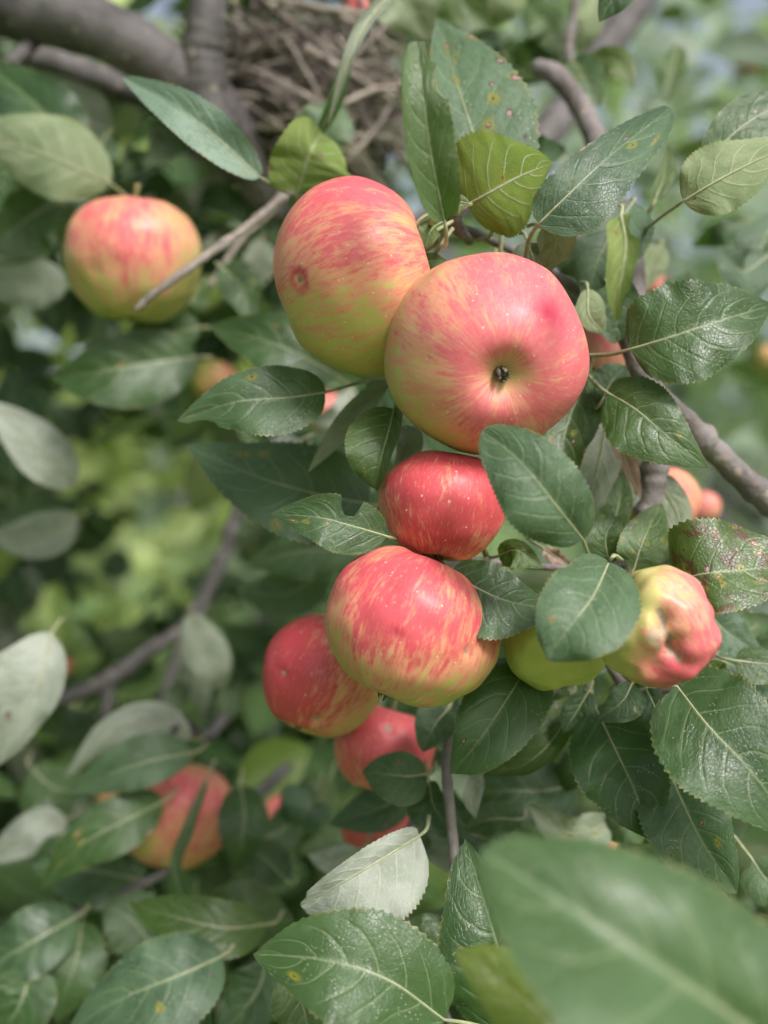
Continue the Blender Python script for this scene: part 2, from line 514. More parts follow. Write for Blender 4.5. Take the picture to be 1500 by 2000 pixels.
def leaf(mid, wl, wr, zl=0.12, zr=0.12, side='T', col=(0, 0.1, 0.1), pet=None, hi=True, cup=None, ruf=0.20,
         label=None, bites=(), holes=(), prof=(0.82, 0.62, 0.95), roll=(0, 0), mat=None, ribs=True, seed=None, tilt=None):
    """mid: (x, y, d) points from leaf base to tip; wl, wr: seen half widths in photo px to the left and
    right of that heading; zl, zr: how far each edge bends to the camera, in half widths"""
    r = random.Random(seed if seed is not None else int(mid[0][0] * 31 + mid[0][1] * 17 + mid[-1][0]))
    if tilt is None: tilt = r.uniform(.20, .50) if side == 'T' else .1
    if cup is None: cup = r.uniform(.02, .30)
    zl += r.uniform(-.12, .16); zr += r.uniform(-.12, .16)
    ym = sum(m[1] for m in mid) / len(mid)
    mid = [(m[0], m[1], m[2] * (1 - tilt * (m[1] - ym) * PX)) for m in mid]
    pts = [P(*m) for m in mid]
    nu, nv = (78, 7) if hi else (26, 4)
    C = [V(c) for c in catmull(pts, nu)]
    dm = sum(m[2] for m in mid) / len(mid)
    WL, WR = wl * PX * dm, wr * PX * dm
    W = max((WL + WR) / 2, 0.006)
    org = C[0].copy()
    verts, faces, uvs, mi = [], [], [], []
    ncol = 2 * nv + 1
    sd = r.uniform(0, 100)
    teeth = 3
    frames = []
    b_off = V((0, 0, 0))
    for i in range(nu + 1):
        t = i / nu
        T = (C[min(i + 1, nu)] - C[max(i - 1, 0)]).normalized()
        Vw = (C[i] - VIEW0).normalized()
        R = Vw.cross(T)
        if R.length < 1e-3: R = V((1, 0, 0))
        R.normalize()
        Nn = R.cross(T).normalized()
        if Nn.dot(Vw) > 0: Nn = -Nn
        frames.append((T, R, Nn))
        w = width_profile(t, *prof)
        for j in range(-nv, nv + 1):
            s = abs(j) / nv
            sg = 1 if j > 0 else -1
            ww = w
            for (bt, bs, br, bd) in bites:
                if bs == sg:
                    q = abs(t - bt) / br
                    if q < 1: ww *= 1 - bd * (1 - q ** 3) * (0.9 + 0.2 * noise.noise(V((t * 40, sd, 0))))
            k = s
            if abs(j) == nv and hi:
                ph = (i % teeth) / teeth
                k = s * (1.0 + 0.085 * (0.55 - abs(ph - 0.4) * 1.9) * min(1, 6 * t + .3))
            side_w, z, rl = (WR, zr, roll[1]) if sg > 0 else (WL, zl, roll[0])
            off = R * (sg * side_w * ww * k) + Nn * (z * W * ww * k * k ** 0.5)
            if rl:                                   # margin rolled over towards the camera (or away when negative)
                ang = rl * max(0, s - 0.35) * 2.4
                off = R * (sg * side_w * ww * (min(s, 0.35) + (math.sin(ang) / (abs(rl) * 2.4) * abs(rl) / max(abs(rl), 1e-3) if rl > 0 else math.sin(-ang) / (-rl * 2.4)) if s > 0.35 else s)) \
                    + Nn * (z * W * ww * s + (1 if rl > 0 else -1) * W * ww * (1 - math.cos(ang)) / (abs(rl) * 2.4) * (1 if s > 0.35 else 0))
            bulge = cup * W * ww * (s - s * s) * 1.6
            # puckered blade between the side veins
            ph2 = (t - 0.30 * s ** 1.35) * 6.3
            quilt = 0.011 * W * math.sin(ph2 * 2 * math.pi + sg) * math.sin(math.pi * min(1, s * 1.1)) * ww
            wave = ruf * W * s * s * ww * (noise.noise(V((t * 3.1 + sd, sg * 5.0, 0))) * 1.6 + 0.5 * noise.noise(V((t * 8.0 + sd, sg * 9.0, 2))))
            p = C[i] + off + Nn * (bulge + quilt + wave)
            p += T * (0.10 * W * s * s * noise.noise(V((t * 5 + sd, sg * 3.0, 7))))
            p.y += tilt * (p.z - C[i].z)
            verts.append(p - org)
            uvs.append((t, 0.5 + 0.5 * sg * s))
    flip = (side == 'B')
    for i in range(nu):
        t = (i + 0.5) / nu
        for j in range(ncol - 1):
            s = abs(j + 0.5 - nv) / nv; sg = 1 if j >= nv else -1
            skip = False
            for (ht, hs, hrt, hrs) in holes:
                q = ((t - ht) / hrt) ** 2 + ((s * sg - hs) / hrs) ** 2
                if q < 1 + 0.35 * noise.noise(V((t * 30, s * 9, sd))): skip = True
            if skip: continue
            a = i * ncol + j
            f = (a, a + 1, a + ncol + 1, a + ncol)
            faces.append(f if not flip else f[::-1]); mi.append(0)
    nlam = len(faces)
    # midrib ridge below the blade and stalk
    if ribs:
        bk = 1 if side == 'B' else -1
        mr = [C[i] + frames[i][2] * (bk * 0.00022) - org for i in range(0, nu + 1, 3 if hi else 6)]
        rad = [0.00050 * (1 - 0.78 * q / (len(mr) - 1)) * (dm / 0.4) ** 0.3 for q in range(len(mr))]
        if pet is None:
            d0 = (C[0] - C[2]).normalized()
            e1 = C[0] + d0 * 0.004 + V((0, 0.003, 0)); e2 = C[0] + d0 * 0.006 + V((0, 0.014, 0.001))
            pp = [e2, e1, C[0] + b_off]
        else:
            pp = [P(*q) for q in pet][::-1] + [C[0] + b_off]
        pc = [V(c) - org for c in catmull(pp, 8)]
        path = pc[:-1] + mr
        rads = [0.00085 * (1 - 0.03 * q) for q in range(len(pc) - 1)] + rad
        nb = len(faces)
        tube(path, rads, 6, verts, faces)
        mi += [1] * (len(faces) - nb)
        uvs += [(0, 0.5)] * (len(verts) - len(uvs))
        attach = pp[0]
    else:
        attach = C[0]
    o = mesh_obj('leaf', verts, faces, [mat or M_LEAF, M_PET], loc=org, mat_idx=mi)
    me = o.data
    uvl = me.uv_layers.new(name='UVMap')
    idx = np.empty(len(me.loops), np.int32); me.loops.foreach_get('vertex_index', idx)
    uvl.data.foreach_set('uv', np.array(uvs, np.float32)[idx].ravel())
    o.color = (*col, 1)
    if label: o['label'] = label
    LEAVES.append((o, attach))
    return o


# ------------------------------------------------------------------ the tree: trunk and branches
TREE = empty('apple_tree', (-0.55, 1.15, 0.0), 'fruiting apple tree filling the picture, with grey branches and dense leaves', 'tree')
BR = []       # (object, list of points)


def branch(pts, mat=None, name='branch', sides=14, label=None, rough=0.10, n=None):
    """pts: (x, y, d, diameter in px as seen)"""
    arr = [tuple(P(x, y, d)) + (w * PX * d / 2,) for x, y, d, w in pts]
    return branch3(arr, mat, name, sides, label, rough, n)


def branch3(arr, mat=None, name='branch', sides=14, label=None, rough=0.10, n=None):
    n = n or max(18, 14 * (len(arr) - 1))
    c = catmull(arr, n)
    for q in range(2, len(c) - 2):            # growth rings and swollen bud scars
        if rnd.random() < .13:
            k_ = rnd.uniform(1.08, 1.24) if c[q][3] < .007 else rnd.uniform(1.02, 1.06)
            c[q][3] *= k_; c[q - 1][3] *= 1 + (k_ - 1) * .5; c[q + 1][3] *= 1 + (k_ - 1) * .4
    org = V(c[0][:3])
    v, f = [], []
    tube([V(q[:3]) - org for q in c], [max(q[3], 0.0004) for q in c], sides, v, f, rough, rnd.uniform(0, 50))
    o = mesh_obj(name, v, f, mat or M_BARK, TREE, org - TREE.location)
    if label: o['label'] = label
    BR.append((o, [V(q[:3]) for q in c]))
    return o


# trunk stands behind and left; its main limb comes up into the picture
branch3([(-0.55, 1.15, -0.05, .095), (-0.53, 1.13, .45, .08), (-0.47, 1.05, .95, .07), (-0.42, 0.92, 1.45, .05), (-0.36, .78, 1.78, .032), (-0.33, .70, 1.95, .024)], M_BARK, 'trunk', 20, n=60)
branch([(-330, -160, .70, 130), (-60, -12, .62, 124), (110, 30, .60, 118), (240, 80, .59, 116), (340, 150, .60, 112), (420, 215, .62, 112), (470, 300, .64, 90), (540, 420, .67, 62)], M_BARK, label='thick grey limb with pale specks')
branch([(425, 300, .61, 100), (400, 200, .60, 96), (396, 110, .595, 84), (404, 30, .59, 76), (412, -80, .60, 70), (430, -300, .62, 60)], M_BARK)
branch([(40, 108, .66, 40), (120, 128, .66, 52), (220, 165, .66, 54), (300, 195, .66, 50), (380, 240, .66, 46)], M_BARK)
branch([(-60, 190, .60, 30), (0, 145, .60, 32), (50, 100, .60, 30), (100, 40, .62, 26)], M_BARK)
branch([(1330, -120, .95, 66), (1250, 0, .92, 62), (1170, 110, .88, 64), (1095, 225, .84, 66), (1010, 330, .80, 60), (860, 420, .74, 55), (700, 520, .70, 50)], M_BARK)
# fruiting branch on the right
RB = branch([(1050, 130, .56, 30), (1088, 150, .55, 42), (1130, 200, .54, 42), (1165, 275, .52, 44), (1205, 400, .49, 44), (1240, 540, .46, 42), (1232, 650, .44, 46), (1262, 745, .435, 44), (1350, 835, .44, 46), (1425, 910, .45, 49), (1510, 985, .455, 51), (1640, 1090, .46, 56)], M_TWIG, label='smooth grey-brown fruiting branch on the right')
branch([(1250, 735, .437, 40), (1275, 840, .44, 46), (1278, 930, .44, 48), (1262, 1010, .44, 46), (1230, 1110, .44, 42), (1190, 1220, .44, 36), (1110, 1320, .45, 32), (980, 1400, .45, 26), (890, 1440, .44, 20), (872, 1490, .43, 19), (880, 1590, .425, 21), (890, 1700, .42, 21), (900, 1800, .42, 20)], M_TWIG)
branch([(1235, 660, .445, 24), (1170, 600, .45, 18), (1060, 520, .455, 17), (960, 470, .44, 17), (890, 440, .425, 18), (872, 425, .42, 20)], M_TWIG, 'spur')
branch([(1240, 1090, .44, 22), (1190, 1105, .41, 16), (1110, 1110, .41, 14), (980, 1100, .42, 13), (880, 1085, .42, 12), (780, 1060, .42, 11)], M_TWIG, 'spur')
branch([(1170, 1260, .44, 24), (1230, 1350, .43, 18), (1310, 1345, .42, 16), (1400, 1330, .42, 14)], M_TWIG, 'spur')
branch([(1115, 150, .60, 26), (1110, 90, .60, 20), (1120, 30, .60, 16), (1130, -60, .60, 14)], M_TWIG, 'twig')
branch([(915, 470, .425, 20), (893, 442, .41, 24), (884, 420, .402, 26), (872, 402, .40, 16)], M_TWIG, 'spur', rough=.35)
for pts_ in ([(806, 500, .412, 8), (803, 462, .398, 8), (822, 428, .393, 8), (862, 408, .395, 9)], [(818, 496, .412, 7), (824, 470, .40, 7), (850, 452, .397, 7), (884, 432, .40, 8)],
             [(940, 392, .40, 7), (912, 402, .398, 8), (890, 420, .40, 9)], [(848, 500, .41, 7), (862, 478, .40, 8), (884, 446, .402, 9)], [(976, 520, .425, 8), (979, 470, .425, 9), (982, 420, .43, 9)]):
    branch(pts_, M_PET, 'leaf_stalk', 8, rough=.06)
# twigs in the shade on the left
branch([(620, 560, .70, 30), (540, 780, .74, 28), (470, 980, .76, 25), (425, 1110, .76, 25), (370, 1215, .76, 27), (290, 1270, .75, 28), (215, 1325, .74, 32), (130, 1362, .74, 26), (20, 1400, .74, 22)], M_BARK)
branch([(215, 1325, .74, 24), (208, 1390, .74, 22), (200, 1470, .74, 18)], M_BARK, 'twig')
branch([(385, 1195, .76, 24), (345, 1290, .76, 26), (312, 1385, .76, 22), (300, 1500, .76, 20)], M_BARK, 'twig')
branch([(440, 1400, .62, 20), (400, 1440, .60, 24), (360, 1410, .58, 22), (330, 1440, .56, 10)], M_BARK, 'twig')
branch([(560, 1500, .66, 24), (450, 1600, .60, 22), (330, 1700, .58, 18), (150, 1780, .56, 16), (60, 1800, .55, 14)], M_BARK, 'twig')
branch([(820, 1560, .5, 20), (780, 1750, .46, 18), (900, 2050, .42, 18)], M_BARK, 'twig')
# dry snapped stick in front of the left apple
branch([(262, 606, .489, 4), (272, 598, .49, 13), (300, 574, .493, 16), (392, 508, .50, 17), (480, 445, .515, 16), (570, 372, .53, 15), (640, 330, .56, 14)], M_STRAW, 'dead_twig', 10, 'dry snapped twig pointing across the left apple', 0.2)
branch([(410, 560, .60, 12), (470, 470, .6, 13), (540, 400, .6, 13), (560, 330, .6, 13)], M_STRAW, 'dead_twig', 8)

# ------------------------------------------------------------------ apples
GROUP_AP = 'apples hanging on the tree'


def apple(name_label, c, r, axis, red=0.4, green=0.3, bloom=0.08, blush_dir=(0.2, -0.6, 0.5), blush=0.35, gain=0.9, height=0.86,
          marks=(), lumps=0.05, stem=True, calyx=True, hi=True, dents=(), seed=1, stem_to=None, taper=0.07):
    """c: (x, y, d) centre; r: radius px; axis: stalk direction in the world"""
    centre = P(*c); R = r * PX * c[2]
    q = V(axis).normalized().to_track_quat('Z', 'Y') @ Quaternion((0, 0, 1), seed * 1.3)
    root = empty('apple', centre, name_label, 'apple', GROUP_AP, q)
    inv = q.inverted()
    nt, npn = (120, 84) if hi else (48, 36)
    verts, faces, streak, mk = [], [], [], []
    bd = inv @ V(blush_dir).normalized()
    mks = []
    for (dx, dy, size, halo, pit, depth) in marks:          # where on the face turned to the camera, in radii
        w = V((dx, -math.sqrt(max(0.02, 1 - dx * dx - dy * dy)), -dy))
        mks.append((inv @ w.normalized(), size, halo, pit, depth))
    dns = [((inv @ V(d).normalized()), s, dp) for d, s, dp in dents]
    for i in range(npn + 1):
        ph = math.pi * i / npn
        for j in range(nt):
            th = 2 * math.pi * j / nt
            rho = math.sin(ph) ** 0.93
            z = math.cos(ph)
            rho *= 1 + taper * z
            zz = z * height
            zz -= 0.25 * math.exp(-(rho / 0.24) ** 2) if z > 0 else 0
            zz += 0.25 * math.exp(-(rho / 0.23) ** 2) if z <= 0 else 0
            lob = 0.030 * math.cos(5 * th + seed) * max(0, -z) ** 1.5 * math.sin(ph) + 0.012 * math.cos(5 * th + seed)*math.sin(ph)
            rho *= 1 + lob
            p = V((rho * math.cos(th), rho * math.sin(th), zz))
            dirn = p.normalized() if p.length > 1e-4 else V((0, 0, z))
            g = 1 + lumps * noise.noise(dirn * 1.3 + V((seed * 7.1, 0, 0))) + lumps * 0.4 * noise.noise(dirn * 3.2 + V((0, seed * 3.7, 0)))
            for (d, s, dp) in dns:
                g -= dp * math.exp(-((dirn - d).length / s) ** 2)
            h = pt = 0.0
            for (d, size, halo, pit, depth) in mks:
                dist = (dirn - d).length
                wob = 1 + 0.35 * noise.noise(dirn * 14)
                g -= depth * math.exp(-(dist / (size * 1.2)) ** 2)
                if halo < 0:      # ring shaped scar
                    h = max(h, -halo * math.exp(-((dist * wob - size * 1.9) / (size * .7)) ** 2))
                else:
                    h = max(h, halo * math.exp(-(dist * wob / (size * 2.1)) ** 2))
                pt = max(pt, pit * math.exp(-(dist * wob / (size * 0.62)) ** 2))
            verts.append(p * g * R)
            streak.append((math.cos(th) * 1.2, math.sin(th) * 1.2, ph * 0.30 + seed))
            b = blush + gain * (dirn.dot(bd) * 0.5)
            cav = math.exp(-(rho / 0.20) ** 2)
            b -= 0.55 * cav
            pt = max(pt, 0.42 * math.exp(-(rho / 0.09) ** 2))
            mk.append((h, pt, b, 1))
    for i in range(npn):
        for j in range(nt):
            a = i * nt + j; b = i * nt + (j + 1) % nt
            faces.append((a, a + nt, b + nt, b))
    sk = mesh_obj('skin', verts, faces, M_APPLE, root)
    at = sk.data.attributes.new('streak', 'FLOAT_VECTOR', 'POINT')
    at.data.foreach_set('vector', np.array(streak, np.float32).ravel())
    ca = sk.data.attributes.new('marks', 'FLOAT_COLOR', 'POINT')
    ca.data.foreach_set('color', np.array(mk, np.float32).ravel())
    sk.color = (red, green, bloom, 1)
    if stem:
        v, f = [], []
        z0 = R * (height - 0.29)
        if stem_to is None:
            pts = [(0, 0, z0), (R * .02, 0, z0 + R * .2), (R * .06, R * .02, z0 + R * .45)]
        else:
            e = inv @ (P(*stem_to) - centre)
            pts = [(0, 0, z0), tuple(V((0, 0, z0 + R * .25)) * 0.6 + e * 0.4), tuple(e)]
        cc = catmull(pts, 8)
        tube(cc, [0.0014 - 0.00035 * math.sin(math.pi * q / 8) for q in range(9)], 8, v, f)
        mesh_obj('stalk', v, f, M_STEM, root)
    if calyx:
        zc = -R * (height - 0.20)
        v, f = [], []
        tube([(0, 0, zc + R * .06), (0, 0, zc - R * .015)], [R * .055, R * .045], 12, v, f)
        cx = mesh_obj('calyx', v, f, M_CALYX, root)
        for s in range(5):
            an = 2 * math.pi * s / 5 + seed
            d = V((math.cos(an), math.sin(an), 0)); t = V((-d.y, d.x, 0))
            b0 = d * R * .06 + V((0, 0, zc + R * .01)); 
            m1 = d * R * .05 + V((0, 0, zc - R * .09)); tip = d * R * .02 * (1 + s % 2) + t * R * .03 * (s - 2) * .4 + V((0, 0, zc - R * (.13 + .02 * (s % 3))))
            vs = [b0 - t * R * .034, b0 + t * R * .034, m1 + t * R * .022, m1 - t * R * .022, tip]
            n_ = d * R * 0.012
            vs2 = [p + n_ for p in vs]
            fs = [(0, 1, 2, 3), (3, 2, 4), (5, 8, 7, 6), (8, 9, 7), (0, 5, 6, 1), (1, 6, 7, 2), (2, 7, 9, 4), (4, 9, 8, 3), (3, 8, 5, 0)]
            mesh_obj('sepal', vs + vs2, fs, M_CALYX, cx)
    return root


apple('large pink-flushed apple in front, its open calyx end facing the camera', (951, 697, .385), 197, (-.10, .93, .36), red=.12, green=.30, bloom=.22,
      blush_dir=(.55, -.5, .25), blush=.52, gain=.85, marks=[(.56, -.33, .085, 1.0, 0, .02), (-.21, -.18, .02, .3, .5, .0)], seed=3, height=.90, lumps=.03, stem_to=(975, 470, .46))
apple('big yellow-green apple streaked pink with a dark ringed sting mark', (694, 549, .408), 192, (.95, -.08, .30), red=.25, green=.38, bloom=.10,
      blush_dir=(.0, -.45, .7), blush=.34, gain=.9, marks=[(-.56, .17, .055, -.9, 1.0, .035)], seed=5, height=.82, lumps=.035, stem_to=(862, 440, .42))
apple('small deep red apple squeezed between two bigger apples', (866, 990, .395), 124, (.12, .10, .98), red=.75, green=.2, bloom=.06,
      blush_dir=(.2, -.6, .3), blush=.60, gain=.7, seed=9, height=.88, lumps=.05, stem_to=(950, 1085, .42))
apple('lopsided red-orange apple with speckles and two pinprick stings', (797, 1228, .385), 172, (.36, .02, .93), red=.45, green=.35, bloom=.05,
      blush_dir=(.05, -.6, .5), blush=.30, gain=1.05, marks=[(-.13, -.06, .03, .8, .35, .012), (.62, .17, .055, 0, 1.0, .04)],
      dents=[((-.6, -.1, -.75), .75, .10), ((.75, -.5, -.4), .5, -.05)], seed=12, height=.90, lumps=.06, stem_to=(885, 1090, .42))
apple('dark red apple at the lower left of the cluster, slightly blurred', (628, 1324, .455), 121, (.42, .28, .86), red=.85, green=.35, bloom=.06,
      blush_dir=(-.5, -.5, .35), blush=.55, gain=.8, marks=[(-.56, -.20, .085, .2, 1.0, .05), (-.05, .55, .085, 0, 1.0, .06)], seed=14, height=.95, lumps=.05)
apple('red and yellow apple half hidden under the lopsided one', (748, 1466, .48), 99, (.25, .25, .94), red=.5, green=.2, bloom=.1,
      blush_dir=(.1, -.7, .3), blush=.55, gain=.8, seed=16, lumps=.05, marks=[(.12, -.60, .12, 0, 1.0, .05), (-.4, .1, .03, 0, .9, .0)])
apple('unripe yellow-green apple tucked behind a pale leaf', (1085, 1253, .395), 106, (-.15, .15, .97), red=.1, green=.85, bloom=.02,
      blush_dir=(0, -.3, .5), blush=-.15, gain=.4, seed=18, height=.92, lumps=.08, stem_to=(1130, 1130, .42))
apple('misshapen knobbly apple with a deep brown crease', (1282, 1232, .355), 114, (-.55, .25, .62), red=.3, green=.70, bloom=.24,
      blush_dir=(.8, -.25, -.3), blush=.34, gain=1.25, height=1.0,
      marks=[(-.17 + .40 * (q_ / 15) ** 1.5 + .04 * math.sin(q_ * 1.1), -.42 + .062 * q_, .115 + .03 * math.sin(q_ * .9), 0, .95, 0.055 + .025 * math.sin(q_ * .8)) for q_ in range(15)] + [(-.28, .0, .34, 0, .56, .0), (-.22, .22, .3, 0, .5, .0), (.05, .36, .16, 0, .6, .02), (.12, -.25, .12, 0, .45, .0), (.02, .66, .22, .6, 0, 0)],
      dents=[((-.25, -.6, .75), .35, -.10), ((.55, -.75, .35), .45, -.16), ((.45, -.6, -.75), .35, -.12), ((-.6, -.7, -.2), .35, -.07), ((-.75, -.3, .55), .5, .16), ((.9, -.3, -.1), .3, .07)], seed=21, lumps=.16, stem_to=(1225, 1110, .42))
apple('blurred pink and yellow apple on the left behind the dry twig', (260, 510, .56), 132, (.05, -.10, .98), red=.35, green=.5, bloom=.16,
      blush_dir=(.10, -.6, .30), blush=.14, gain=1.0, seed=23, lumps=.05, height=.95, marks=[(-.35, .35, .12, 0, .25, .03)])
apple('blurred orange-red apple behind leaves at the lower left', (340, 1588, .60), 122, (.3, .2, .9), red=.35, green=.45, bloom=.15,
      blush_dir=(.7, -.4, .4), blush=.34, gain=.8, seed=25, hi=False)
apple('small peach-coloured apple behind the long leaf with the scorched tip', (252, 1555, .66), 62, (0, .2, .9), red=.1, green=.2, bloom=.3, blush_dir=(0, -.6, .5), blush=.25, gain=.5, seed=53, hi=False)
apple('apple sliver peeping from behind the grey-green leaf on the left', (415, 748, .75), 50, (0, .3, .9), red=.4, green=.8,
      blush_dir=(.6, -.3, -.2), blush=.12, gain=.9, seed=27, hi=False)
apple('dull orange apple deep in shade behind the folded leaf', (632, 806, .72), 46, (0, .3, .9), red=.1, green=.5, blush_dir=(0, -.5, .5), blush=.3, seed=29, hi=False)
apple('salmon apple showing between leaf stalks right of the big pink one', (1196, 708, .50), 100, (0, .3, .9), red=.1, green=.1, bloom=.45, blush_dir=(0, -.6, .5), blush=.45, gain=.5, seed=31, hi=False)
apple('red apple behind the forked grey branch', (1285, 985, .52), 82, (0, .3, .9), red=.3, green=.3, bloom=.15, blush_dir=(0, -.6, .5), blush=.42, gain=.5, seed=33, hi=False)
apple('blurred salmon apple right of the forked grey branch', (1372, 992, .64), 36, (0, .3, .9), red=.2, green=.1, bloom=.3, blush_dir=(0, -.6, .5), blush=.5, gain=.5, seed=35, hi=False)
apple('red apple low in the gap above the pale upturned leaf', (735, 1612, .55), 72, (0, .3, .9), red=.7, green=.2, blush_dir=(0, -.6, .5), blush=.6, gain=.5, seed=37, hi=False)
apple('shadowed orange apple in the dark hollow below the red cluster', (540, 1592, .72), 52, (0, .3, .9), red=.2, green=.3, blush_dir=(0, -.6, .5), blush=.4, gain=.5, seed=39, hi=False)
apple('brownish orange apple peeping over the big blurred leaf', (1150, 1650, .52), 58, (0, .3, .9), red=.1, green=.35, blush_dir=(0, -.6, .5), blush=.2, gain=.5, seed=41, hi=False)
apple('far blurred red apple in the top right corner', (1462, 115, 1.5), 32, (0, .1, .95), red=.6, green=.2, bloom=.1, blush_dir=(0, -.6, .5), blush=.6, gain=.5, seed=43, hi=False)
apple('small far pink apple right of the fruiting branch', (1272, 560, 1.1), 28, (0, .1, .95), red=.2, green=.2, bloom=.2, blush_dir=(0, -.6, .5), blush=.5, gain=.5, seed=45, hi=False)
apple('pink apple glimpsed above the nest at the top edge', (702, 22, .75), 30, (0, .1, .95), red=.6, green=.1, bloom=.2, blush_dir=(0, -.6, .5), blush=.7, gain=.3, seed=47, hi=False)
apple('far pinkish apple in the shade at mid left', (122, 1300, .95), 22, (0, .1, .95), red=.3, green=.2, bloom=.2, blush_dir=(0, -.6, .5), blush=.5, gain=.5, seed=49, hi=False)
apple('far yellow apple at the right edge', (1500, 700, .9), 30, (0, .1, .95), red=.2, green=.4, bloom=.1, blush_dir=(0, -.6, .5), blush=.1, gain=.5, seed=51, hi=False)

# ------------------------------------------------------------------ nest of dry stalks in the fork
nest = empty('bird_nest', P(590, 300, .64), 'loose bird nest of dry brown stalks wedged in the branch fork', 'nest')
ncen = P(590, 165, .67)
for i in range(240):
    an = rnd.uniform(0, 2 * math.pi); ra = rnd.uniform(0.022, 0.066)
    zz = rnd.uniform(-.045, .034)
    c0 = ncen + V((math.cos(an) * ra * 1.1, math.sin(an) * ra * .8, zz))
    tdir = V((-math.sin(an), math.cos(an) * .8, rnd.uniform(-.55, .55))) + V((rnd.uniform(-.6, .6), rnd.uniform(-.5, .5), rnd.uniform(-.7, .5)))
    tdir.normalize()
    L = rnd.uniform(.03, .10)
    pts = [c0 - tdir * L / 2, c0 + V((math.cos(an), math.sin(an), 0)) * L * rnd.uniform(0, .16), c0 + tdir * L / 2 + V((0, 0, -rnd.uniform(0, .012)))]
    v, f = [], []
    r0 = rnd.choice([.0008, .0011, .0014, .0018, .0024])
    cc = catmull(pts, 4)
    tube([V(p) - c0 for p in cc], [r0 * (1 - .12 * q) for q in range(5)], 5, v, f)
    mesh_obj('stalk', v, f, M_STRAW, nest, c0 - nest.location)
v, f = [], []
for i in range(1300):
    an = rnd.uniform(0, 2 * math.pi); ra = rnd.uniform(0.0, 0.06)
    c0 = ncen + V((math.cos(an) * ra, math.sin(an) * ra * .8 + .012, rnd.uniform(-.045, .025)))
    d = V((rnd.gauss(0, 1), rnd.gauss(0, 1), rnd.gauss(0, .6))).normalized() * rnd.uniform(.01, .035)
    tube([c0 - d - nest.location, c0 + V((0, 0, .004)) - nest.location, c0 + d - nest.location], [.0004, .0005, .0003], 4, v, f, cap=False)
fs = mesh_obj('fine_straw', v, f, M_STRAW, nest); fs['kind'] = 'stuff'

# ------------------------------------------------------------------ leaves one by one
# leaves around the two big apples
leaf([(962, 425, .43), (928, 275, .425), (888, 150, .43), (853, 36, .445)], 70, 128, .15, .05, 'T', (.05, .75, .95), label='dull grey-green leaf with many pink and purple spots', cup=.1, pet=[(958, 460, .43), (930, 470, .43)])
leaf([(868, 430, .36), (842, 300, .345), (826, 180, .335), (815, 80, .335)], 66, 50, .15, .25, 'T', (.14, .1, .35), roll=(1.2, 0), bites=[(.70, 1, .11, .5), (.9, 1, .09, .5)], prof=(.7, .5, .35), label='curled leaf with a ragged edge', ruf=.3)
leaf([(912, 400, .40), (955, 377, .395), (1015, 345, .395), (1080, 318, .40)], 118, 98, -.12, -.18, 'B', (.95, .2, 0), pet=[(893, 420, .41), (880, 432, .42)], label='yellow-green leaf seen from below, backlight painted in', prof=(.72, .5, .95))  # high yellow value stands for light coming through the blade
leaf([(862, 415, .385), (890, 395, .38), (918, 398, .38)], 16, 26, .2, .1, 'B', (.5, .4, 0), prof=(.9, .6, .8))
leaf([(864, 432, .40), (842, 450, .395), (833, 486, .395)], 22, 26, .1, .1, 'T', (.35, .2, .1), prof=(.8, .6, .8))
leaf([(815, 522, .41), (840, 510, .405), (872, 508, .405)], 18, 22, .2, .1, 'T', (.2, .1, .1))
leaf([(880, 440, .41), (868, 465, .41), (850, 492, .41)], 8, 10, .2, .1, 'B', (.4, .5, 0))
leaf([(1052, 437, .395), (1110, 380, .388), (1190, 305, .388), (1308, 212, .405)], 52, 86, .15, -.05, 'T', (.0, .22, .42), pet=[(1034, 465, .40), (1026, 505, .41)], prof=(.70, .6, .42), label='smooth sage-green leaf with one brown spot')
leaf([(1060, 445, .405), (1085, 470, .41), (1066, 535, .42)], 40, 50, .1, .1, 'B', (.35, .3, 0))
leaf([(1030, 470, .42), (1040, 520, .42), (1010, 560, .43)], 40, 50, .1, .1, 'B', (.15, .1, 0))
leaf([(1236, 395, .45), (1200, 450, .445), (1165, 515, .445), (1150, 585, .45)], 72, 62, .1, .1, 'T', (.05, .15, .65), prof=(.8, .55, .8))
leaf([(1213, 422, .335), (1222, 480, .33), (1210, 560, .33), (1205, 628, .335)], 26, 34, .35, .4, 'B', (.85, .35, .1), bites=[(.2, -1, .12, .7), (.8, -1, .1, .5)], pet=[(1215, 405, .36), (1210, 400, .42)], label='small blurred yellowing leaf hanging in front', prof=(.6, .5, .7))
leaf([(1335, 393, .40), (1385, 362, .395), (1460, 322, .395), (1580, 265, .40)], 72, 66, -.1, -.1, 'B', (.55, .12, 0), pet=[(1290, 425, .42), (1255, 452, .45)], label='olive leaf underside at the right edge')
leaf([(1375, 320, .425), (1440, 255, .42), (1500, 215, .42), (1590, 165, .42)], 52, 50, .1, .1, 'T', (.05, .1, .25))
leaf([(1280, 390, .46), (1298, 340, .46), (1305, 280, .46)], 14, 20, .1, .1, 'T', (.3, 0, .1))
leaf([(1230, 682, .40), (1310, 658, .392), (1400, 628, .39), (1508, 596, .40)], 102, 98, .10, .02, 'T', (.03, .14, .05), pet=[(1195, 692, .405), (1140, 695, .42)], prof=(.78, .52, .8), label='broad glossy dark green leaf above the right branch', cup=.18)
leaf([(1188, 768, .40), (1240, 798, .392), (1300, 848, .39), (1382, 914, .395)], 70, 88, .08, .08, 'T', (.02, .08, .08), pet=[(1172, 757, .41), (1150, 735, .43)], label='pointed dark green leaf in front of the forked branch', prof=(.75, .52, .95))
leaf([(1180, 775, .42), (1195, 745, .42), (1222, 715, .42)], 36, 34, .1, .15, 'T', (.02, .1, .2), prof=(.9, .5, .7))
leaf([(1160, 790, .43), (1178, 800, .425), (1190, 840, .425)], 20, 24, .1, .15, 'T', (.05, .1, .1))
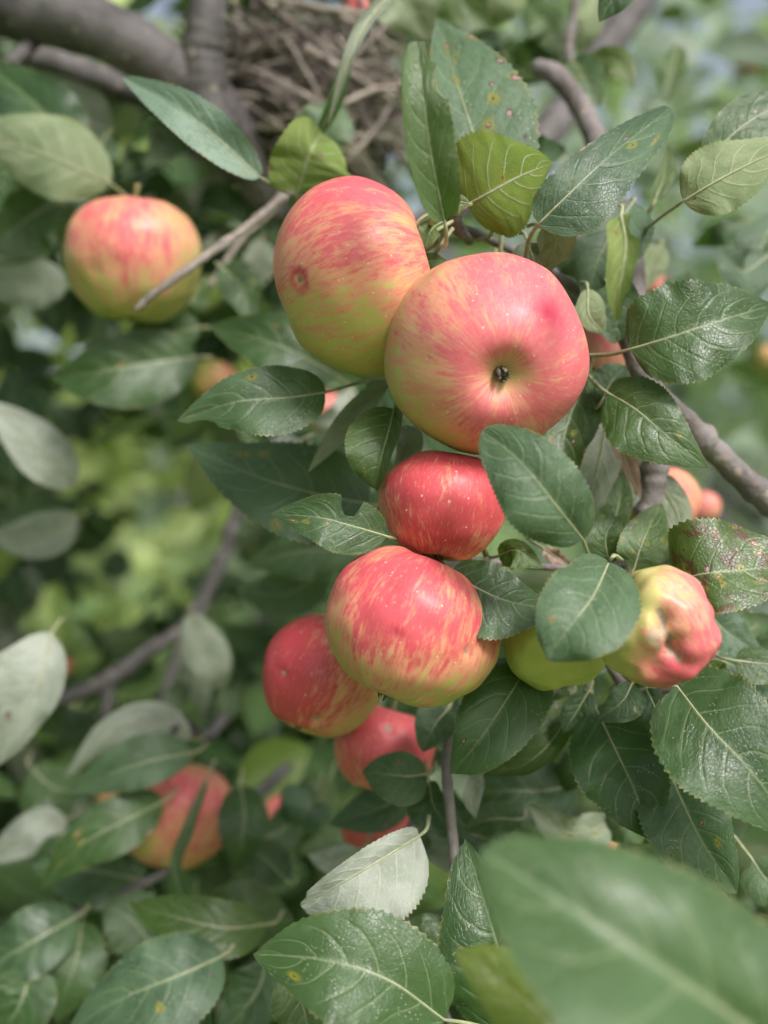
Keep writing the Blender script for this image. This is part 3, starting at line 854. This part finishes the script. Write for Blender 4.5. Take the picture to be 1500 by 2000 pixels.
leaf([(1155, 715, .43), (1122, 790, .425), (1100, 870, .42), (1112, 965, .42)], 58, 55, .1, .1, 'T', (.12, .35, .0), prof=(.9, .6, .9), label='dark leaf with yellow patches beside the big apple')
leaf([(1185, 815, .44), (1175, 880, .44), (1155, 960, .44), (1120, 1050, .44)], 42, 52, -.1, -.1, 'B', (.0, .25, 0), label='grey felted leaf underside')
leaf([(1175, 820, .445), (1205, 860, .44), (1225, 910, .44), (1255, 985, .44)], 28, 36, .1, -.2, 'B', (0, .5, 0), mat=M_DRYLEAF, ruf=.5, label='withered pinkish-brown leaf')
leaf([(1190, 1050, .43), (1205, 1000, .425), (1213, 960, .425), (1216, 918, .425)], 24, 26, .2, .25, 'T', (.1, .1, .2))
leaf([(1245, 905, .445), (1243, 950, .44), (1228, 1000, .44)], 18, 18, .2, .25, 'B', (0, .1, .2))
leaf([(1290, 925, .455), (1300, 960, .45), (1325, 1010, .45), (1315, 1080, .45)], 32, 30, 0, 0, 'B', (.25, .1, 0))
leaf([(1138, 1052, .355), (1085, 985, .342), (1020, 905, .338), (945, 842, .345)], 92, 78, .0, .05, 'T', (.02, .12, .55), pet=[(1150, 1085, .365), (1165, 1110, .40)], prof=(.85, .55, .55), label='broad grey-green leaf lying over the small red apple', cup=.25)
leaf([(1190, 1100, .41), (1183, 1050, .405), (1202, 1008, .405)], 36, 34, .15, .15, 'T', (.05, .3, .1), prof=(.85, .5, .6))
leaf([(1238, 1112, .405), (1255, 1060, .40), (1290, 984, .405)], 42, 44, .12, .12, 'T', (.22, .55, .35), label='small mottled leaf with yellow and black spots', prof=(.8, .55, .7))
leaf([(1318, 1134, .385), (1380, 1120, .375), (1470, 1112, .375), (1590, 1100, .38)], 104, 74, .0, .06, 'T', (.22, 1.15, .0), pet=[(1300, 1135, .39), (1270, 1130, .43)], prof=(.72, .5, .8), label='leaf with large rusty brown blotches at the right edge')
leaf([(1190, 1097, .350), (1158, 1165, .335), (1112, 1225, .332), (1068, 1288, .338)], 92, 82, .0, .08, 'T', (.02, .06, .7), pet=[(1200, 1085, .36), (1215, 1095, .40)], prof=(.85, .48, .72), label='pale blurred leaf covering the unripe apple', cup=.28)
leaf([(884, 1120, .375), (940, 1153, .37), (1000, 1176, .372), (1085, 1190, .38)], 60, 84, .06, .05, 'T', (.05, .1, .12), pet=[(872, 1108, .385), (862, 1100, .40)], prof=(.75, .5, .9), label='flat green leaf resting on the lopsided apple')
leaf([(975, 1085, .41), (1010, 1075, .40), (1062, 1110, .40)], 22, 38, .2, .3, 'T', (.1, .4, .1), ruf=.4)
leaf([(1060, 1070, .42), (1090, 1090, .415), (1120, 1108, .415)], 14, 16, .2, .2, 'B', (0, .3, 0), mat=M_DRYLEAF, ruf=.5)
leaf([(757, 1048, .385), (690, 1028, .378), (620, 1010, .376), (528, 1004, .382)], 58, 54, .06, .18, 'T', (.03, .18, .25), bites=[(.42, 1, .10, .75)], label='nibbled leaf left of the small red apple')
leaf([(720, 985, .47), (620, 965, .455), (500, 930, .45), (362, 868, .455)], 95, 92, .03, .08, 'T', (0, .12, .45), label='wide dull leaf left of the small red apple', prof=(.72, .6, .9))
leaf([(635, 767, .415), (560, 777, .408), (460, 785, .405), (344, 822, .415)], 74, 68, .08, .10, 'T', (0, .2, .42), pet=[(700, 748, .43), (752, 735, .45)], label='sage leaf with a yellow spot below the left big apple', bites=[(.86, -1, .08, .5)])
leaf([(757, 742, .44), (700, 800, .435), (650, 860, .43), (602, 922, .43)], 22, 24, .9, .55, 'B', (.3, 0, 0), label='narrow folded leaf')
leaf([(770, 798, .40), (757, 850, .392), (742, 905, .39), (735, 958, .395)], 24, 78, .55, .02, 'T', (.12, .3, .2), roll=(.7, 0), label='crinkled leaf left of the big pink apple', prof=(.8, .5, .75), ruf=.25)
leaf([(790, 830, .43), (800, 870, .425), (770, 930, .425)], 26, 26, .1, .1, 'B', (.2, .1, .2))
leaf([(660, 735, .52), (580, 690, .51), (500, 660, .51), (408, 636, .52)], 60, 66, .05, .1, 'T', (0, .1, .15))
leaf([(430, 520, .54), (470, 560, .54), (500, 640, .54)], 40, 40, .1, .1, 'T', (0, .1, .1))
# upper left
leaf([(508, 346, .455), (420, 265, .445), (340, 205, .44), (240, 150, .45)], 48, 46, .30, .35, 'T', (0, .1, 2.2), pet=[(545, 370, .47), (600, 390, .50)], label='pale grey-green folded leaf pointing to the upper left', prof=(.78, .6, .75))
leaf([(583, 372, .47), (597, 320, .462), (612, 285, .46), (627, 258, .475)], 66, 96, .45, .10, 'B', (.88, .18, 0), label='folded yellow-green leaf under the nest, backlight painted in', prof=(.62, .4, .6))  # lit from behind, painted through the yellow value
leaf([(610, 300, .54), (640, 240, .535), (660, 195, .54)], 55, 55, .1, .1, 'T', (.1, .1, .5))
leaf([(770, -20, .47), (715, 45, .455), (680, 120, .45), (640, 250, .46)], 12, 16, .9, .6, 'B', (.1, .1, .2), label='drooping leaf seen edge-on at the top')
leaf([(620, 270, .50), (660, 180, .49), (690, 60, .49)], 14, 16, .6, .6, 'T', (.1, .1, .2))
leaf([(720, -60, .55), (790, 0, .54), (840, 80, .55)], 70, 62, .1, .1, 'B', (.35, .1, .1))
leaf([(840, -70, .58), (880, -20, .57), (960, 60, .58)], 60, 62, .1, .1, 'T', (.25, .1, .1))
leaf([(1020, -80, .60), (960, -10, .60), (900, 50, .62)], 60, 62, .1, .1, 'B', (.55, .1, .1))
leaf([(1225, -70, .42), (1205, -20, .415), (1170, 44, .42)], 40, 36, .1, .1, 'T', (.02, .1, .1))
leaf([(1118, 118, .55), (1140, 150, .54), (1172, 210, .54)], 44, 34, .15, .35, 'T', (.1, .7, .4), label='curled leaf with a scorched patch')
leaf([(1150, 118, .56), (1205, 118, .55), (1240, 172, .55)], 28, 34, .15, .2, 'T', (.45, .85, .2))
leaf([(1110, 130, .62), (1060, 95, .62), (985, 120, .63)], 34, 40, .15, .2, 'T', (0, .1, .5))
leaf([(1105, 110, .62), (1060, 40, .62), (1000, -20, .63)], 34, 40, .15, .2, 'T', (.2, .1, .3))
leaf([(1110, 100, .63), (1150, 40, .62), (1170, -40, .63)], 30, 30, .15, .2, 'B', (.5, .1, .3))
leaf([(1190, 555, .43), (1205, 600, .425), (1200, 672, .43)], 46, 54, .15, .15, 'T', (0, .25, .3), prof=(.9, .5, .6))
leaf([(1148, 565, .42), (1150, 615, .415), (1180, 650, .415)], 34, 22, .15, .3, 'B', (.55, .1, 0), prof=(.9, .5, .6))
leaf([(1255, 625, .45), (1290, 600, .45), (1330, 575, .45)], 16, 16, .1, .1, 'B', (0, 0, 0))
leaf([(1500, 500, .50), (1450, 530, .50), (1400, 480, .50)], 40, 50, .1, .1, 'T', (0, 0, .6))
leaf([(1520, 420, .52), (1480, 500, .52), (1475, 590, .52)], 50, 50, .1, .1, 'T', (0, 0, .5))
leaf([(1290, 480, .55), (1270, 520, .55), (1260, 570, .55)], 30, 30, .1, .1, 'B', (.5, 0, .5))
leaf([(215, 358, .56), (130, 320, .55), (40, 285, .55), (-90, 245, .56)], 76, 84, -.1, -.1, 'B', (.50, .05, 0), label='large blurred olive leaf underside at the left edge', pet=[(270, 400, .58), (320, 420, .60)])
leaf([(150, 300, .58), (100, 235, .58), (40, 180, .58), (-40, 110, .58)], 75, 70, .1, .1, 'T', (0, .05, .05))
leaf([(212, 250, .62), (180, 225, .62), (140, 190, .62), (90, 140, .62)], 36, 44, 0, 0, 'B', (0, 0, 0), label='whitish leaf underside below the thick limb')
leaf([(210, 260, .60), (190, 300, .60), (170, 350, .60)], 40, 30, 0, 0, 'T', (0, 0, 0))
leaf([(290, 250, .62), (330, 270, .62), (280, 330, .62)], 40, 40, 0, 0, 'T', (.1, 0, .4))
leaf([(130, 560, .62), (80, 555, .61), (0, 550, .61), (-70, 560, .62)], 50, 52, 0, 0, 'B', (.05, 0, 0), label='pale leaf underside left of the blurred apple')
leaf([(100, 400, .60), (50, 430, .60), (-30, 500, .60)], 80, 60, 0.1, .1, 'T', (0, 0, 0))
leaf([(385, 697, .575), (300, 708, .565), (200, 725, .56), (98, 742, .57)], 88, 70, .05, .12, 'T', (0, .08, .12), label='dark green leaf below the blurred left apple')
leaf([(390, 640, .60), (330, 650, .60), (250, 640, .60)], 40, 50, .1, .1, 'T', (0, 0, 0))
leaf([(145, 945, .60), (100, 900, .59), (40, 840, .59), (-40, 775, .60)], 52, 50, -.05, -.05, 'B', (.0, .05, 0), label='silvery leaf underside at the left edge')
leaf([(150, 1008, .66), (100, 1040, .65), (40, 1050, .65), (-30, 1048, .66)], 45, 45, 0, 0, 'B', (.1, 0, 0))
leaf([(102, 1238, .54), (80, 1320, .53), (40, 1400, .53), (-10, 1500, .54)], 50, 105, .0, -.05, 'B', (.0, .05, .0), label='big silvery leaf underside hanging at the left edge', prof=(.9, .6, .8))
leaf([(372, 1200, .66), (395, 1260, .65), (420, 1310, .65), (436, 1352, .66)], 44, 40, 0, 0, 'B', (.2, 0, 0))
leaf([(380, 1250, .68), (385, 1320, .68), (400, 1390, .68)], 34, 34, 0, 0, 'B', (.15, 0, 0))
leaf([(360, 1330, .66), (345, 1370, .66), (355, 1400, .66)], 24, 24, 0, 0, 'T', (.1, 0, 0.2))
leaf([(430, 1340, .66), (440, 1380, .66), (425, 1420, .66)], 24, 24, 0, 0, 'T', (.1, 0, 0.2))
leaf([(585, 1095, .62), (592, 1140, .62), (600, 1205, .62)], 46, 46, 0, 0, 'B', (0.05, 0, 0))
leaf([(640, 1110, .58), (560, 1160, .58), (460, 1150, .58)], 50, 55, 0, 0, 'T', (0, 0, .1))
leaf([(700, 1080, .56), (600, 1075, .56), (480, 1100, .56)], 60, 50, 0, 0, 'T', (0, 0, .0))
# lower left
leaf([(372, 1442, .57), (300, 1410, .565), (210, 1440, .565), (125, 1520, .575)], 34, 40, -.1, -.1, 'B', (.02, .02, 0), label='whitish leaf edge behind a light green leaf')
leaf([(375, 1470, .545), (300, 1485, .535), (220, 1510, .535), (135, 1552, .545)], 44, 52, .05, .1, 'T', (.05, .05, .55), label='light green leaf above the lower left apple')
leaf([(318, 1566, .535), (250, 1600, .525), (160, 1650, .525), (78, 1738, .54)], 52, 50, .1, .3, 'T', (.06, .35, .12), label='long leaf with a yellow scorched tip')
leaf([(470, 1535, .56), (478, 1590, .55), (472, 1640, .55), (462, 1710, .56)], 46, 52, .12, .12, 'T', (.05, .05, .15))
leaf([(405, 1520, .55), (368, 1620, .545), (345, 1700, .545), (395, 1800, .55)], 11, 13, .7, .4, 'T', (.05, .05, .5))
leaf([(525, 1805, .50), (440, 1812, .49), (340, 1790, .49), (248, 1762, .50)], 52, 44, .05, .2, 'T', (.1, .12, .0), label='bright green leaf at the lower left', bites=[(.95, 1, .06, .4)])
leaf([(395, 1830, .53), (480, 1800, .52), (580, 1800, .53)], 70, 50, .05, .2, 'T', (.1, .1, .0))
leaf([(432, 1868, .47), (350, 1905, .46), (250, 1945, .46), (130, 2010, .47)], 92, 76, .05, .08, 'T', (.02, .12, .55), label='broad shiny leaf in the bottom left corner')
leaf([(150, 1790, .54), (80, 1830, .53), (10, 1870, .53), (-90, 1920, .54)], 60, 60, .05, .08, 'T', (.02, .1, .3))
leaf([(160, 1800, .55), (150, 1870, .54), (130, 1930, .54), (110, 2000, .55)], 60, 50, .05, .08, 'T', (.02, .1, .25))
leaf([(280, 1720, .58), (180, 1700, .57), (60, 1690, .57)], 60, 60, .05, .08, 'T', (.0, 0, .15))
leaf([(130, 1600, .60), (60, 1630, .59), (-40, 1690, .60)], 38, 42, 0, 0, 'B', (.0, 0, .0))
leaf([(60, 1500, .62), (110, 1540, .62), (180, 1540, .62)], 60, 60, 0, 0, 'T', (.0, 0, .0))
leaf([(300, 1850, .56), (260, 1800, .56), (200, 1760, .56)], 60, 60, 0, 0, 'T', (.0, 0, .2))
leaf([(520, 1880, .50), (500, 1940, .50), (420, 2040, .50)], 60, 60, 0, .2, 'T', (.0, 0, .1))
leaf([(60, 1890, .52), (40, 1960, .515), (-20, 2060, .52)], 64, 60, 0.1, .1, 'T', (.0, 0, .1))
leaf([(620, 1540, .60), (600, 1580, .59), (570, 1640, .60)], 44, 60, 0, 0, 'T', (.0, .1, .5))
leaf([(800, 1540, .50), (740, 1580, .495), (640, 1610, .50)], 40, 44, 0, .1, 'T', (.0, .2, .35))
# below the cluster
leaf([(1035, 1290, .405), (1000, 1350, .392), (940, 1440, .388), (882, 1512, .395)], 78, 72, .05, .10, 'T', (.0, .15, .32), label='veined dark leaf under the lopsided apple', prof=(.78, .5, .8))
leaf([(1120, 1360, .43), (1090, 1430, .425), (1030, 1490, .425), (950, 1515, .43)], 24, 40, .3, .1, 'T', (.15, .2, .0))
leaf([(1130, 1530, .49), (1060, 1545, .48), (980, 1545, .48), (905, 1560, .49)], 60, 60, .05, .1, 'T', (.0, .1, .35))
leaf([(940, 1515, .44), (925, 1555, .435), (928, 1598, .435)], 16, 20, .2, .3, 'B', (0, 0, 0), label='small pale turned-over leaf')
leaf([(1010, 1600, .46), (960, 1600, .455), (905, 1620, .455)], 30, 30, .2, .3, 'T', (0.05, 0, 0))
leaf([(1165, 1385, .41), (1205, 1470, .398), (1240, 1545, .395), (1270, 1640, .40)], 88, 96, .06, .06, 'T', (.0, .08, .15), label='dark glossy leaf with pale flecks', prof=(.75, .5, .75), bites=())
leaf([(1235, 1335, .40), (1215, 1370, .395), (1165, 1408, .395)], 40, 28, .1, .3, 'T', (.02, .15, .2))
leaf([(1262, 1345, .40), (1285, 1400, .395), (1283, 1468, .40)], 28, 28, .1, .1, 'T', (0, .1, .25))
leaf([(1150, 1350, .42), (1120, 1400, .42), (1100, 1430, .42)], 34, 28, .1, .3, 'T', (0, .15, .1))
leaf([(1322, 1340, .372), (1385, 1420, .362), (1470, 1510, .36), (1575, 1650, .37)], 122, 122, .06, .05, 'T', (.03, .08, .25), label='big green leaf at the lower right edge', prof=(.72, .5, .85), pet=[(1300, 1335, .385), (1280, 1320, .42)])
leaf([(1290, 1470, .40), (1335, 1570, .388), (1375, 1650, .386), (1440, 1745, .395)], 80, 92, .05, .1, 'T', (.02, .12, .50), label='pale shiny leaf beneath the big right leaf', prof=(.8, .52, .8))
leaf([(1435, 1290, .41), (1480, 1295, .41), (1560, 1300, .41)], 30, 40, .1, .1, 'T', (.1, .1, .0))
leaf([(1398, 1285, .42), (1450, 1310, .42), (1540, 1370, .42)], 34, 44, .1, .1, 'T', (0, .1, .7))
leaf([(1385, 1200, .43), (1420, 1235, .43), (1490, 1280, .43)], 44, 40, .1, .1, 'T', (0, .3, .6))
leaf([(1330, 1180, .42), (1370, 1175, .42), (1410, 1160, .42)], 40, 40, .1, .1, 'T', (0, .1, .2))
leaf([(1380, 1290, .42), (1400, 1320, .42), (1440, 1340, .42)], 30, 30, .1, .1, 'T', (.35, .6, .0))
leaf([(1470, 1680, .42), (1500, 1720, .42), (1560, 1760, .42)], 50, 50, .1, .1, 'T', (0, .1, .3))
leaf([(832, 1512, .435), (795, 1516, .43), (755, 1512, .43), (706, 1506, .435)], 52, 44, .1, .15, 'T', (0, .1, .3), label='small glossy leaf in front of the half hidden apple', prof=(.8, .5, .8))
leaf([(872, 1388, .445), (850, 1415, .44), (825, 1468, .44)], 34, 42, .1, .15, 'T', (0, .1, .1), prof=(.8, .5, .7))
leaf([(838, 1528, .44), (850, 1580, .435), (895, 1630, .435)], 24, 52, .3, .1, 'T', (0, .1, .1))
leaf([(820, 1632, .395), (745, 1678, .382), (668, 1725, .378), (586, 1768, .385)], 112, 34, -.12, .35, 'B', (0, .06, 0), label='pale felted leaf underside below the apple cluster', prof=(.72, .45, .5), bites=[(.97, 1, .06, .5), (.93, -1, .06, .3)])
leaf([(868, 1992, .365), (760, 1915, .352), (640, 1876, .348), (496, 1862, .355)], 108, 98, .05, .10, 'T', (.0, .12, .18), pet=[(920, 2000, .37), (990, 2020, .38)], label='large glossy leaf at the bottom centre', prof=(.75, .5, .8), cup=.2)
leaf([(1000, 2030, .385), (985, 1900, .375), (955, 1790, .372), (908, 1638, .38)], 122, 50, .02, .15, 'T', (.02, .08, .05), label='tall dark green leaf right of the bottom centre leaf', prof=(.8, .55, .75))
leaf([(780, 1840, .42), (860, 1850, .42), (960, 1960, .42)], 50, 60, .1, .1, 'T', (0, 0, .0))
leaf([(560, 1900, .40), (590, 1960, .40), (610, 2060, .40)], 60, 60, .1, .1, 'T', (.1, 0, .1))
leaf([(700, 1660, .50), (650, 1680, .50), (600, 1670, .50)], 26, 26, 0, 0, 'B', (0, 0, 0))
leaf([(560, 1720, .55), (520, 1680, .55), (480, 1650, .55)], 40, 40, 0, 0, 'T', (0, 0, 0))
# more leaves crowding behind and between the fruit
fr_ = random.Random(23)
for (x, y, d, n, sp) in [(1130, 480, .47, 4, 60), (1215, 540, .50, 2, 30), (1190, 900, .50, 3, 40), (1290, 1080, .48, 4, 50), (1400, 1230, .46, 6, 60), (1420, 1330, .46, 4, 50),
                         (1160, 1400, .47, 4, 70), (1010, 1470, .49, 4, 80), (1250, 1650, .46, 4, 80), (950, 1640, .48, 4, 60), (760, 1760, .49, 5, 90), (640, 1930, .47, 4, 90),
                         (880, 330, .52, 3, 70), (700, 330, .58, 3, 60), (1420, 430, .60, 4, 70), (1060, 300, .58, 3, 60), (560, 820, .58, 4, 80), (680, 900, .50, 3, 50),
                         (950, 80, .60, 5, 90), (1080, 60, .62, 5, 80), (300, 1880, .56, 5, 110), (90, 1880, .56, 5, 90), (450, 1750, .58, 4, 90), (1100, 1180, .47, 4, 70), (600, 1650, .60, 4, 70), (250, 290, .66, 5, 45), (330, 380, .66, 5, 45), (450, 420, .66, 5, 50), (400, 330, .70, 4, 50), (90, 150, .68, 4, 60), (480, 560, .64, 4, 60)]:
    for q in range(n):
        bx, by = x + fr_.gauss(0, sp), y + fr_.gauss(0, sp)
        an = fr_.uniform(-.5, math.pi + .5); L = fr_.uniform(110, 190) * .42 / d
        cv = fr_.uniform(-.5, .5)
        dd = fr_.uniform(-.02, .03)
        m_ = [(bx, by, d + fr_.uniform(0, .02)), (bx + math.cos(an) * L * .5, by + math.sin(an) * L * .5, d + dd * .4), (bx + math.cos(an + cv) * L, by + math.sin(an + cv) * L, d + dd + .01)]
        w = L * fr_.uniform(.18, .34)
        leaf(m_, w, w * fr_.uniform(.4, 1.15), fr_.uniform(-.1, .5), fr_.uniform(-.1, .5), 'B' if fr_.random() < .22 else 'T',
             (min(.3, max(0, fr_.gauss(.05, .12))), fr_.uniform(0, .4), fr_.uniform(0, .5)), ruf=.4, roll=(fr_.choice([0, 0, 0, .6]), 0))
# out-of-focus leaves close to the lens
leaf([(1640, 2150, .255), (1430, 1985, .235), (1190, 1822, .222), (940, 1660, .225)], 215, 178, .6, -.05, 'T', (.03, .0, .32), label='very large blurred leaf close to the lens', prof=(.74, .5, .62), cup=.55, tilt=.62, ruf=.3)
leaf([(1130, 2070, .29), (1050, 1980, .285), (965, 1905, .282), (885, 1855, .285)], 66, 66, .1, .1, 'T', (.75, .0, .05), label='blurred yellow-green leaf tip at the bottom')

# ------------------------------------------------------------------ shaded leaves further in, shared shapes
PROTO = []
for kx in range(7):
    r = random.Random(90 + kx)
    vs, fs, uv = [], [], []
    nu, nv = 9, 2
    cur = r.uniform(-.5, .9); fold = r.uniform(.05, .5)
    for i in range(nu + 1):
        t = i / nu
        w = width_profile(t) * r.uniform(.95, 1.05) * .30
        cx = t; cz = -cur * t * t * .35
        for j in range(-nv, nv + 1):
            s = j / nv
            vs.append((cx, s * w, cz + fold * abs(s) * w + .04 * noise.noise(V((t * 4 + kx, s * 2, 0)))))
            uv.append((t, .5 + .5 * s))
    nc = 2 * nv + 1
    for i in range(nu):
        for j in range(nc - 1):
            a_ = i * nc + j
            fs.append((a_, a_ + nc, a_ + nc + 1, a_ + 1))
    b0 = len(vs)
    tube([(-.2, .0, .03), (-.08, 0, .006), (0, 0, -.006), (.5, 0, -cur * .25 * .35 - .006)], [.008, .008, .008, .004], 3, vs, fs, cap=False)
    uv += [(0, .5)] * (len(vs) - b0)
    PROTO.append((np.array([tuple(q) for q in vs]), fs, np.array(uv)))


def proto_mesh(k):
    vs, fs, uv = PROTO[k]
    me = bpy.data.meshes.new('leaf')
    me.from_pydata([tuple(q) for q in vs], [], fs)
    me.materials.append(M_LEAFIN)
    me.polygons.foreach_set('use_smooth', [True] * len(me.polygons))
    ul = me.uv_layers.new(name='UVMap')
    idx = np.empty(len(me.loops), np.int32); me.loops.foreach_get('vertex_index', idx)
    ul.data.foreach_set('uv', uv.astype(np.float32)[idx].ravel())
    return me


PM = [proto_mesh(k) for k in range(7)]


def leaf_frame(r, flip_chance=.16, face=.45):
    """rotation: the blade hangs outwards, its upper face to sky and viewer"""
    n = V((r.gauss(0, .55), r.gauss(-face, .45), r.gauss(.75, .45))).normalized()
    if r.random() < flip_chance: n = V((n.x, -n.y * .3 - .2, -abs(n.z) * .3 + .1)).normalized() * (1 if r.random() < .5 else -1)
    t = V((r.gauss(0, 1), r.gauss(-.2, .6), r.gauss(-.55, .6)))
    t = (t - n * t.dot(n)).normalized()
    return Matrix((t, n.cross(t), n)).transposed()


rl = random.Random(11)


def inner_leaf(x, y, d, size=None, col=None):
    o = bpy.data.objects.new('leaf', rl.choice(PM))
    COL.objects.link(o)
    s = size or rl.uniform(.052, .085)
    m3 = leaf_frame(rl)
    p = P(x, y, d)
    o.matrix_world = Matrix.Translation(p) @ m3.to_4x4() @ Matrix.Scale(s, 4)
    o.color = (*(col or (max(0, rl.gauss(.02, .08)), rl.uniform(0, .15), rl.uniform(0, .15))), 1)
    LEAVES.append((o, p))


def leaf_mass(name, n, sampler, mat, size, parent, seed, label=None, flip=.16, loc=(0, 0, 0), face=.45):
    r = random.Random(seed)
    av, af, au = [], [], []
    base = 0
    for i in range(n):
        vs, fs, uv = PROTO[r.randrange(7)]
        m3 = np.array(leaf_frame(r, flip, face)) * r.uniform(*size)
        p = np.array(sampler(r))
        av.append(vs @ m3.T + p)
        af += [tuple(q + base for q in f) for f in fs]
        au.append(uv); base += len(vs)
    av = np.vstack(av); au = np.vstack(au)
    o = mesh_obj(name, av, af, mat, parent, loc)
    ul = o.data.uv_layers.new(name='UVMap')
    idx = np.empty(len(o.data.loops), np.int32); o.data.loops.foreach_get('vertex_index', idx)
    ul.data.foreach_set('uv', au.astype(np.float32)[idx].ravel())
    o['kind'] = 'stuff'
    if label: o['label'] = label
    return o


GAPS = [(160, 870, 48), (300, 950, 70), (355, 1010, 85), (425, 1040, 60), (445, 1115, 48), (120, 1195, 55), (235, 1155, 62), (80, 640, 60), (150, 660, 45), (250, 30, 70), (330, 60, 40)]


def in_gap(x, y, k=1.0):
    k *= 1.15
    return any((x - a_) ** 2 + (y - b_) ** 2 < (k * c_) ** 2 for a_, b_, c_ in GAPS)


cnt = 0
while cnt < 170:
    x = rl.uniform(-60, 1560); y = rl.uniform(-60, 2060); d = rl.uniform(.66, 1.05)
    if x > 640 and y < 1150 and d < .74: continue
    if x > 960 and y < 1150 and rl.random() < .9: continue
    if 430 < x < 760 and y < 360: continue
    if in_gap(x, y, 1.3): continue
    inner_leaf(x, y, d)
    cnt += 1


def inner_sampler(r):
    while True:
        x = r.uniform(-900, 1700); y = r.uniform(-1100, 2500); d = r.uniform(.95, 2.1)
        if x > 820 and y < 1150: continue
        if in_gap(x + r.gauss(0, 12), y + r.gauss(0, 12), 1.1): continue
        if noise.noise(V((x * .004, y * .004, d * 2))) < -.12 : continue
        p = P(x, y, d)
        if p.z < .35: continue
        return p - TREE.location


m_in = leaf_mass('crown', 6400, inner_sampler, M_LEAFIN, (.055, .09), TREE, 5, 'dense shaded leaves in the depth of the tree')
m_in.color = (.03, .05, .12, 1)


def right_sampler(r):
    while True:
        x = r.uniform(850, 1750); y = r.uniform(-500, 2300); d = r.uniform(1.1, 2.3)
        if 150 < y < 1100 and noise.noise(V((x * .005, y * .005, d))) < .12: continue
        p = P(x, y, d)
        if p.z < .35: continue
        return p - TREE.location


m_r = leaf_mass('outer_foliage', 480, right_sampler, M_LEAFIN, (.055, .09), TREE, 6, 'loose leaves on the open side of the tree')
m_r.color = (.12, .05, 1.2, 1)

def shade_roof_sampler(r):  # unseen leaf mass, added to keep light off the tree's left interior
    while True:
        p = V((r.uniform(-1.7, .9), r.uniform(-.5, 1.7), r.uniform(.7, 3.1)))
        if p.y > -.05:
            lim = max(p.y, .12) * TANH
            if abs(p.x) < lim * 1.25 + .05 and abs(p.z - CZ) < lim * 1.6667 + .05: continue
        elif p.x > -.45 and p.z < 2.3: continue
        if p.x > .1 and p.y < .5: continue
        if (p - V((0, 0, CZ))).length < .4: continue
        if p.z < 1.4 and p.y < .3: continue
        if noise.noise(p * 3.0) < -.1: continue
        return p - TREE.location


m_o = leaf_mass('shading_foliage', 2600, shade_roof_sampler, M_LEAFIN, (.055, .09), TREE, 8, 'out-of-view leaves overhead and to the left, added to shade the crown')
m_o.color = (.03, .05, .12, 1)

# ------------------------------------------------------------------ parent every leaf to its nearest branch
bp = [(o, np.array([tuple(p) for p in pts])) for o, pts in BR]
bpy.context.view_layer.update()
for o, at in LEAVES:
    A = np.array(tuple(at))
    best = min(bp, key=lambda q: ((q[1] - A) ** 2).sum(1).min())[0]
    mw = o.matrix_world.copy() if o.matrix_world.translation.length > 0 else None
    o.parent = best
    wl_ = best.location + TREE.location
    o.location = V(o.location) - wl_


# ------------------------------------------------------------------ neighbouring orchard trees
def orchard_tree(loc, h, seed, label, n=1150, mat=None):
    r = random.Random(seed)
    t = empty('orchard_tree', loc, label, 'tree', 'trees behind the apple tree')
    v, f = [], []
    tube(catmull([(0, 0, -.1), (.05, .02, h * .25), (-.03, .04, h * .5), (.04, 0, h * .8)], 14), [.09 * h / 3 * (1 - .055 * q) for q in range(15)], 10, v, f, .12)
    tr = mesh_obj('trunk', v, f, M_BARK, t)
    for k_ in range(6):
        an = r.uniform(0, 6.28); z0 = h * r.uniform(.25, .6)
        v, f = [], []
        L = h * r.uniform(.25, .4)
        tube(catmull([(0, .02, z0), (math.cos(an) * L * .5, math.sin(an) * L * .5, z0 + L * .35), (math.cos(an) * L, math.sin(an) * L, z0 + L * .45)], 8), [.03 * h / 3 * (1 - .1 * q) for q in range(9)], 7, v, f, .1)
        mesh_obj('limb', v, f, M_BARK, t)

    def smp(r_):
        while True:
            q = V((r_.uniform(-1, 1), r_.uniform(-1, 1), r_.uniform(-1, 1)))
            if q.length > 1 or q.length < .35: continue
            p = V((q.x * h * .46, q.y * h * .46, h * .58 + q.z * h * .45))
            if noise.noise(p * (3.2 / h * 1.6) + V((seed, 0, 0))) < -.08: continue
            return p
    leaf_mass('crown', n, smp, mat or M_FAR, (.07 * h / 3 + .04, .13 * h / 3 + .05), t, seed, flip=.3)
    return t


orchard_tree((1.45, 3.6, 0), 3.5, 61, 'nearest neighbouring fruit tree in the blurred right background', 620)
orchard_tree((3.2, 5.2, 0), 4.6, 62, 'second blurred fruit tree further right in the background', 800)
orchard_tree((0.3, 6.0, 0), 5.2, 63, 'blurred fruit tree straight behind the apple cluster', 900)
orchard_tree((-2.2, 4.6, 0), 4.6, 64, 'blurred yellow-green tree with sunlight painted in, behind gaps in the left foliage', 2600, M_SUNPAINT)
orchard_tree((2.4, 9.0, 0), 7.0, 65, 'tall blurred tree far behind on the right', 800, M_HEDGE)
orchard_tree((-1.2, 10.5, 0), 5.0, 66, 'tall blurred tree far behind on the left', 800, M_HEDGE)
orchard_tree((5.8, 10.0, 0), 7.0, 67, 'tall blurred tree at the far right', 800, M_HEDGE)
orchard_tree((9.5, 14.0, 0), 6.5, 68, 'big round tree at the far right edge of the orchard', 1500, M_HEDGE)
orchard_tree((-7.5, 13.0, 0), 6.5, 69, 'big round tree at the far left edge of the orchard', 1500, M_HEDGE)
